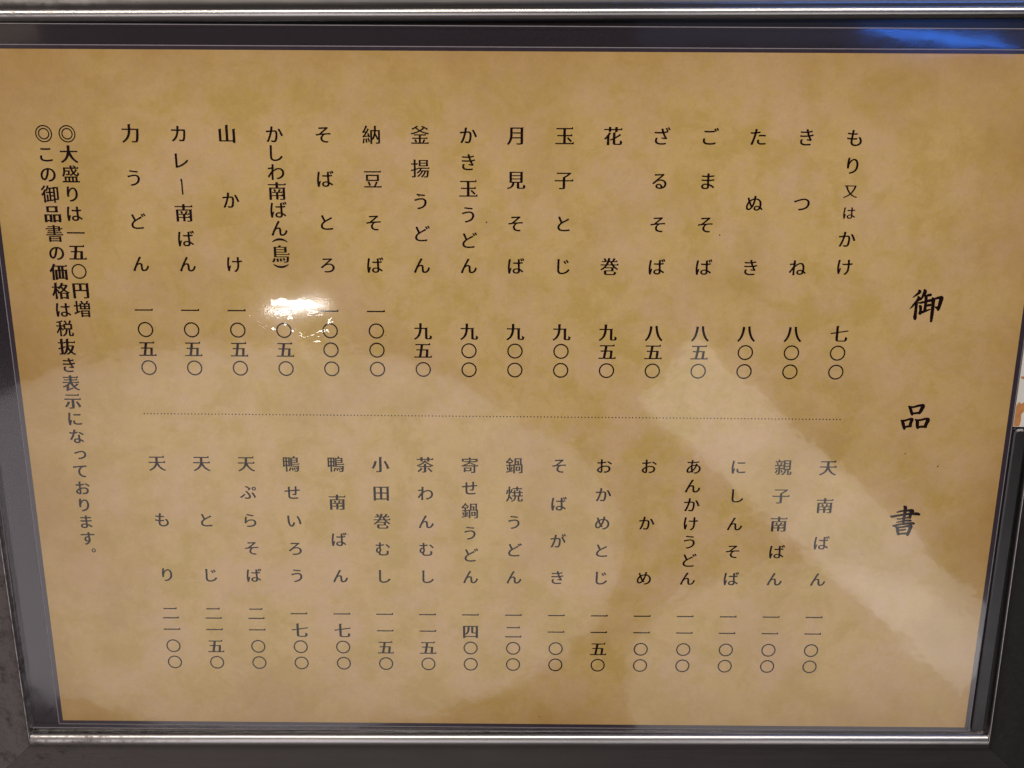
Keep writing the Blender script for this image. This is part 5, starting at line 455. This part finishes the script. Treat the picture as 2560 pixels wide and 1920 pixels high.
"税": [[540,569,814,569,814,393,540,393],[428,644,428,317,536,317,522,216,509,168,492,123,469,82,438,44,398,10,332,-25,346,-39,364,-61,384,-98,460,-58,511,-20,553,24,586,74,611,129,629,189,641,252,648,317,692,317,693,2,697,-21,708,-43,723,-56,753,-67,797,-70,905,-69,935,-60,954,-46,960,-41,971,-17,979,13,987,97,953,107,928,119,885,153,880,40,878,26,869,2,876,4,807,4,795,6,807,2,802,17,802,317,928,317,928,644,820,644,857,717,901,814,790,851,752,746,706,644,606,644,658,668,640,712,617,757,558,849,468,809,498,760,521,715,550,644],[374,842,298,814,220,792,136,773,34,753,50,716,57,686,192,709,192,557,28,557,28,479,179,479,149,403,109,317,64,240,41,206,10,168,41,116,62,67,99,114,139,174,177,242,212,317,204,323,192,-84,306,-84,301,349,288,361,340,291,377,230,441,317,306,455,306,479,439,479,439,557,306,557,306,734,304,733,368,751,427,772]],
"表": [[224,-106,278,-72,327,-52,627,46,614,118,372,45,373,262,365,256,430,303,490,353,479,347,496,296,539,224,587,160,642,103,703,54,769,12,840,-23,941,-61,954,-35,975,-1,990,15,932,35,865,67,804,105,777,127,737,164,846,236,931,301,841,365,778,306,683,230,661,262,636,305,601,385,972,385,976,456,946,512,934,506,879,450,574,450,574,539,896,539,900,607,870,663,858,657,803,601,574,601,574,686,940,686,944,757,914,813,902,807,847,751,574,751,574,840,422,840,422,751,67,751,67,686,422,686,422,601,118,601,118,539,422,539,422,450,27,450,27,385,373,385,311,333,223,275,129,225,81,204,13,179,28,163,64,109,153,142,241,183,227,177,220,56,225,25,223,9,220,2,191,-16,201,-32]],
}
TITLE = {"御": [[[117.6, 39.66, 0.23], [117.9, 39.2, 0.51], [117.34, 38.56, 0.39], [116.7, 38.02, 0.28], [116.05, 37.52, 0.11]], [[117.56, 37.85, 0.19], [117.84, 37.21, 0.56], [117.3, 36.35, 0.42], [116.62, 35.49, 0.35], [116.07, 34.7, 0.26], [115.5, 34.16, 0.09]], [[117.24, 36.28, 0.37], [117.32, 35.21, 0.45], [117.34, 33.78, 0.45], [117.32, 32.7, 0.48], [117.32, 31.7, 0.56], [117.42, 31.12, 0.35]], [[119.16, 39.92, 0.19], [119.45, 39.21, 0.57], [119.18, 38.43, 0.51], [118.85, 37.64, 0.37], [118.37, 36.93, 0.33]], [[119.65, 38.0, 0.3], [120.34, 38.15, 0.39], [121.03, 38.3, 0.45], [121.28, 38.26, 0.3]], [[117.91, 35.93, 0.23], [118.75, 36.0, 0.33], [119.7, 36.3, 0.35], [120.53, 36.51, 0.37], [121.21, 36.66, 0.46], [121.63, 36.74, 0.37]], [[119.88, 37.86, 0.45], [120.02, 36.65, 0.48], [120.0, 35.23, 0.45], [119.95, 33.8, 0.43], [119.95, 33.51, 0.35]], [[120.27, 35.01, 0.24], [120.81, 35.23, 0.39], [121.29, 35.34, 0.4], [121.47, 35.34, 0.28]], [[118.14, 35.14, 0.14], [118.6, 34.79, 0.45], [118.72, 33.79, 0.41], [118.67, 32.93, 0.45], [118.77, 32.64, 0.33]], [[118.54, 32.86, 0.4], [119.34, 33.22, 0.43], [120.5, 33.66, 0.34], [121.51, 34.06, 0.19]], [[121.76, 37.38, 0.23], [122.1, 36.88, 0.58], [122.18, 35.6, 0.52], [122.21, 33.81, 0.52], [122.2, 32.02, 0.5], [122.2, 30.51, 0.37]], [[122.36, 37.1, 0.28], [123.24, 37.39, 0.39], [124.14, 37.57, 0.46], [124.45, 37.32, 0.63], [124.28, 36.33, 0.61], [124.12, 35.25, 0.54], [123.9, 34.11, 0.45], [123.91, 33.79, 0.23]], [[123.95, 34.32, 0.47], [123.43, 34.53, 0.39], [122.83, 34.82, 0.14]]], "品": [[[118.52, 4.45, 0.28], [119.02, 3.75, 0.45], [119.4, 2.86, 0.47], [119.7, 2.02, 0.42], [119.76, 1.8, 0.24]], [[118.84, 4.26, 0.34], [119.89, 4.24, 0.34], [121.09, 4.6, 0.39], [122.23, 4.83, 0.41], [122.69, 4.55, 0.65], [122.48, 3.71, 0.59], [122.14, 2.88, 0.54], [121.95, 2.36, 0.37]], [[119.7, 2.09, 0.34], [120.72, 2.35, 0.35], [121.94, 2.42, 0.39]], [[116.64, 0.07, 0.24], [117.14, -0.51, 0.47], [117.53, -1.54, 0.51], [117.84, -2.45, 0.42], [117.9, -2.74, 0.25]], [[117.1, -0.12, 0.39], [118.06, 0.08, 0.35], [119.07, 0.44, 0.37], [119.8, 0.35, 0.57], [119.72, -0.36, 0.51], [119.56, -1.14, 0.51], [119.62, -1.72, 0.39]], [[117.99, -2.12, 0.35], [118.77, -1.86, 0.35], [119.74, -1.72, 0.39]], [[120.94, 0.36, 0.24], [121.5, -0.22, 0.49], [121.67, -1.26, 0.51], [121.83, -2.1, 0.47], [121.93, -2.42, 0.25]], [[121.46, 0.1, 0.35], [122.68, 0.24, 0.35], [124.0, 0.6, 0.39], [124.69, 0.25, 0.65], [124.5, -0.52, 0.59], [124.22, -1.37, 0.54], [124.23, -1.95, 0.39]], [[122.01, -2.03, 0.35], [123.23, -1.89, 0.38], [124.35, -1.95, 0.38]]], "書": [[[118.53, -29.62, 0.21], [119.49, -29.34, 0.3], [120.74, -29.11, 0.34], [121.87, -29.02, 0.39], [122.93, -29.02, 0.52], [123.38, -29.28, 0.47], [122.82, -29.7, 0.49], [122.73, -30.46, 0.49], [122.77, -31.45, 0.39]], [[116.61, -30.92, 0.17], [117.12, -31.11, 0.39], [118.44, -30.8, 0.37], [119.83, -30.56, 0.37], [121.57, -30.24, 0.39], [123.33, -30.15, 0.42], [124.75, -30.1, 0.54], [125.48, -30.32, 0.37]], [[118.83, -31.78, 0.19], [119.62, -31.85, 0.26], [121.0, -31.54, 0.28], [122.68, -31.3, 0.32]], [[118.81, -32.93, 0.19], [119.57, -32.81, 0.25], [121.1, -32.45, 0.28], [122.51, -32.36, 0.36], [123.08, -32.4, 0.33]], [[117.65, -34.08, 0.19], [118.22, -34.12, 0.38], [119.53, -33.72, 0.34], [121.21, -33.44, 0.34], [122.61, -33.28, 0.38], [123.68, -33.31, 0.47], [124.26, -33.38, 0.26]], [[120.45, -27.67, 0.23], [120.95, -28.05, 0.56], [120.97, -29.26, 0.51], [120.92, -30.78, 0.47], [120.87, -32.3, 0.45], [120.89, -33.52, 0.39]], [[118.62, -34.53, 0.23], [119.17, -34.99, 0.47], [119.43, -36.14, 0.45], [119.66, -36.98, 0.36]], [[119.06, -34.68, 0.31], [120.61, -34.56, 0.31], [122.35, -34.2, 0.39], [123.22, -34.31, 0.64], [123.1, -35.19, 0.53], [122.86, -36.26, 0.51], [122.6, -37.11, 0.43], [122.55, -37.34, 0.19]], [[119.73, -35.6, 0.24], [120.72, -35.55, 0.3], [121.7, -35.35, 0.28]], [[119.65, -36.9, 0.34], [120.85, -36.74, 0.32], [122.12, -36.65, 0.38]]]}
# ---- printed writing: outlines in 1/1000 em
def decode(g):
    return [[(l[i]/1000, l[i+1]/1000) for i in range(0, len(l), 2)] for l in g]

def wind(loops, x, y):
    w = 0
    for l in loops:
        for i in range(len(l)):
            (px, py), (qx, qy) = l[i-1], l[i]
            if (py <= y) != (qy <= y) and px+(y-py)/(qy-py)*(qx-px) > x:
                w += 1 if qy > py else -1
    return w

def fill(loops, nonzero=False):
    vs, ed = [], []
    for l in loops:
        n0 = len(vs); vs += [Vector(p) for p in l]
        ed += [(n0+i, n0+(i+1) % len(l)) for i in range(len(l))]
    r = delaunay_2d_cdt(vs, ed, [], 0, 1e-6)
    fs = []
    for t_ in r[2]:
        cx = sum(r[0][i].x for i in t_)/len(t_); cy = sum(r[0][i].y for i in t_)/len(t_)
        w = wind(loops, cx, cy)
        if (w != 0 if nonzero else w > 0): fs.append(tuple(t_))
    return [(p.x, p.y) for p in r[0]], fs

def circ(r, n=40, cx=0.5, cy=0.38, rev=False):
    q = [(cx+r*math.cos(2*math.pi*k/n), cy+r*math.sin(2*math.pi*k/n)) for k in range(n)]
    return q[::-1] if rev else q

def arc(cx, cy, r, a0, a1, w, n=14):
    o, i = [], []
    for k in range(n+1):
        a = math.radians(a0+(a1-a0)*k/n); h = w*(0.35+0.65*math.sin(math.pi*k/n))
        o.append((cx+(r+h/2)*math.cos(a), cy+(r+h/2)*math.sin(a))); i.append((cx+(r-h/2)*math.cos(a), cy+(r-h/2)*math.sin(a)))
    return [o + i[::-1]]

SPECIAL = {
    '〇': [circ(0.42), circ(0.345, rev=True)],
    '◎': [circ(0.455), circ(0.39, rev=True), circ(0.305), circ(0.24, rev=True)],
    '。': [circ(0.13, 24, 0.78, 0.66), circ(0.068, 24, 0.78, 0.66, True)],
    'ー': [[(0.47, 0.83), (0.40, 0.72), (0.455, 0.70), (0.46, 0.0), (0.505, -0.07), (0.545, 0.0), (0.535, 0.72), (0.52, 0.80)]],
    '（': arc(0.5, -0.22, 0.62, 50, 130, 0.12),
    '）': arc(0.5, 0.98, 0.62, 230, 310, 0.12),
}
cache = {}
def glyph(c, bold=False):
    k = (c, bold)
    if k not in cache:
        if c in SPECIAL: loops = SPECIAL[c]
        elif bold and c in GLYPHS_BOLD: loops = decode(GLYPHS_BOLD[c])
        else: loops = decode(GLYPHS[c])
        cache[k] = fill(loops)
    return cache[k]

ZT = 0.03
def lettering(name, items, parent, bold=False):
    """items: (char, x, y, em) with x, y the centre of the character body in mm"""
    vs, fs = [], []
    for c, x, y, em in items:
        gv, gf = glyph(c, bold)
        kana = 0x3040 <= ord(c) <= 0x30fe
        k = em*(0.93 if kana else 0.97)
        dx = 0.09*em if c == 'っ' else 0; dy = 0.05*em if c == 'っ' else 0
        b0 = len(vs)
        vs += [((x+dx+(gx-0.5)*k)*MM, (y+dy+(gy-0.38)*k)*MM, ZT*MM) for gx, gy in gv]
        fs += [tuple(b0+i for i in t_) for t_ in gf]
    return obj(name, vs, fs, INK, parent)

def spread(s, x, ytop, ybot, em, xb=None):
    n = len(s); xb = x if xb is None else xb
    return [(c, x+(xb-x)*k/(n-1), ytop+(ybot-ytop)*k/(n-1), em) for k, c in enumerate(s)]

EM = 5.65
for i in range(16):
    x = 94.9-13.58*i; xb = 95.6-13.68*i
    s = UP[i]
    if i == 0:
        ys = (82.6, 75.0, 67.9, 61.8, 54.3, 46.3)
        it = [(c, x+(xb-x)*k/9, y, EM*(0.76 if k in (2, 3) else 1)) for k, (c, y) in enumerate(zip(s, ys))]
    elif '（' in s:
        ys = (82.7, 77.6, 72.3, 67.0, 61.7, 56.5, 53.2, 49.1, 45.4)
        it = [(c, x-0.3, y, EM) for c, y in zip(s, ys)]
    else:
        it = spread(s, x, 82.7, 46.0, EM, x+(xb-x)*0.6)
    lettering('dish_name', it, menu)
    p = UPP[i]
    lettering('price', [(c, xb, 14.9+5.8*(len(p)-1-k), EM) for k, c in enumerate(p)], menu)
    xl = 95.95-13.72*i
    lettering('dish_name', spread(LO[i], xl, -15.2, -52.5, EM), menu)
    lettering('price', [(c, xl-0.05, -65.8-5.85*k, EM) for k, c in enumerate(LOP[i])], menu)

lettering('footnote', [(c, -126.7-0.11*k, 82.5-5.55*k, 5.4) for k, c in enumerate(N1)], menu, True)
lettering('footnote', [(c, -133.3-0.02*k, 82.5-5.58*k, 5.4) for k, c in enumerate(N2)], menu, True)

# dotted rule
vs, fs = [], []
nd = 206
for k in range(nd):
    x = -112.3+210.5*k/(nd-1); y = 0.6-0.4*k/(nd-1); b0 = len(vs)
    vs += [((x+0.2*math.cos(a*math.pi/4))*MM, (y+0.2*math.sin(a*math.pi/4))*MM, ZT*MM) for a in range(8)]
    fs.append(tuple(range(b0, b0+8)))
obj('dotted_rule', vs, fs, INK, menu)

# brush-written heading: strokes as (x, y, half width) in mm
def stroke_loop(pts):
    P = []
    n = len(pts)
    for i in range(n-1):
        p0, p1, p2, p3 = pts[max(i-1, 0)], pts[i], pts[i+1], pts[min(i+2, n-1)]
        for k in range(6):
            t_ = k/6
            P.append(tuple(0.5*(2*p1[d]+(p2[d]-p0[d])*t_+(2*p0[d]-5*p1[d]+4*p2[d]-p3[d])*t_*t_+(3*p1[d]-p0[d]-3*p2[d]+p3[d])*t_**3) for d in range(3)))
    P.append(pts[-1])
    loops = []
    for i in range(len(P)-1):        # hull of two discs per segment
        (ax, ay, ar), (bx, by, br) = P[i], P[i+1]
        th = math.atan2(by-ay, bx-ax); q = []
        for k in range(9):
            a = th+math.pi/2+math.pi*k/8; q.append((ax+ar*math.cos(a), ay+ar*math.sin(a)))
        for k in range(9):
            a = th-math.pi/2+math.pi*k/8; q.append((bx+br*math.cos(a), by+br*math.sin(a)))
        loops.append(q)
    return loops
for ch, strokes in TITLE.items():
    loops = [l for s in strokes for l in stroke_loop(s)]
    gv, gf = fill(loops, True)
    obj('heading_character', [(x*MM, y*MM, ZT*MM) for x, y in gv], gf, INK, menu)

# crease in the lower left corner of the film
obj('film_crease', [(x*MM, y*MM, 0.03*MM) for x, y in ((-155.4, -104.1), (-151.0, -100.4), (-150.9, -100.7), (-155.2, -104.5))], [(0, 3, 2, 1)], BACK, menu)

# small specks of dirt caught in the laminate
random.seed(4)
SP = [(-27.9, 65.9, 0.35), (-8.6, 58.6, 0.4), (58.6, 55.3, 0.35), (119.0, -10.5, 0.35), (129.4, -14.6, 0.4), (-38.5, 25.2, 0.2), (-52.0, -38.4, 0.22), (8.6, -102.4, 0.3), (-62, 61.0, 0.2), (-25.4, -69.5, 0.2)]
for x, y, r in SP:
    n = 9; q = []
    for k in range(n):
        a = 2*math.pi*k/n; rr = r*random.uniform(0.35, 0.9)
        q.append(((x+rr*math.cos(a)*0.8)*MM, (y+rr*math.sin(a))*MM, ZT*MM))
    obj('dirt_speck', q, [tuple(range(n))], INK, menu)

# ------------------------------------------------------------------ reflections beside the menu, built as added pieces
WHITE = simple('white_reflection_card', (0.66, 0.65, 0.64), 0.35, scale=60, var=0.06, coat=0.5)
ORANGE = simple('orange_reflection', (0.48, 0.21, 0.07), 0.45, scale=700, var=0.35)
sc = thing('reflection_card', 'white reflection with orange blotches at the right edge of the menu, built as a narrow card', 'reflection', (0.1506, 0.016, 0.0003))
def blob(name, pts, z, mat):
    gv, gf = fill([pts]); return obj(name, [(x*MM, y*MM, z*MM) for x, y in gv], gf, mat, sc)
v, f = box(-0.2, 4.6, -17.6, 24, -0.15, 0.15); obj('white_reflection', v, f, WHITE, sc)
blob('orange_blotch', [(-0.1, -17.5), (1.6, -17.4), (1.9, -15.6), (1.7, -13.6), (2.3, -12.9), (3.4, -12.6), (4.5, -12.2), (4.5, -9.6), (3.2, -10.2), (2.0, -9.9), (1.3, -10.4), (0.5, -9.8), (-0.1, -10.9)], 0.2, ORANGE)
blob('orange_blotch', [(0.1, -2.5), (0.8, -2.7), (1.9, -2.9), (2.5, -2.4), (1.6, -2.2), (0.6, -1.9), (0.1, -1.9)], 0.2, ORANGE)

# dark reflection below it, built as a steel strip with a rounded head
DSTEEL = simple('dark_reflection_steel', (0.10, 0.097, 0.103), 0.34, 1.0, scale=90, var=0.3)
hx0, hx1, hy, rr = 150.75, 154.6, -2.2, 1.3
out = [(hx0, -106)] + [(hx1, -106), (hx1, hy-rr)]
for k in range(1, 7): a = math.pi/2*k/6; out.append((hx1-rr+rr*math.cos(a), hy-rr+rr*math.sin(a)))
for k in range(0, 7): a = math.pi/2+math.pi/2*k/6; out.append((hx0+rr+rr*math.cos(a), hy-rr+rr*math.sin(a)))
cx, cy = (hx0+hx1)/2, -54
n = len(out)
vs = [(x, y, 0.05) for x, y in out] + [(x, y, 0.75) for x, y in out] + [(cx+(x-cx)*0.78, cy+(y-cy)*0.988, 1.05) for x, y in out]
fs = []
for lay in (0, 1):
    fs += [(lay*n+k, lay*n+(k+1) % n, (lay+1)*n+(k+1) % n, (lay+1)*n+k) for k in range(n)]
fs.append(tuple(range(2*n, 3*n)))
strip = obj('reflection_strip', [tuple(c*MM for c in p) for p in vs], fs, DSTEEL)
strip['label'] = 'dark reflection with rounded head below the white and orange one, built as a slim strip'; strip['category'] = 'dark reflection'

S.render.engine = 'CYCLES'
S.cycles.use_denoising = True
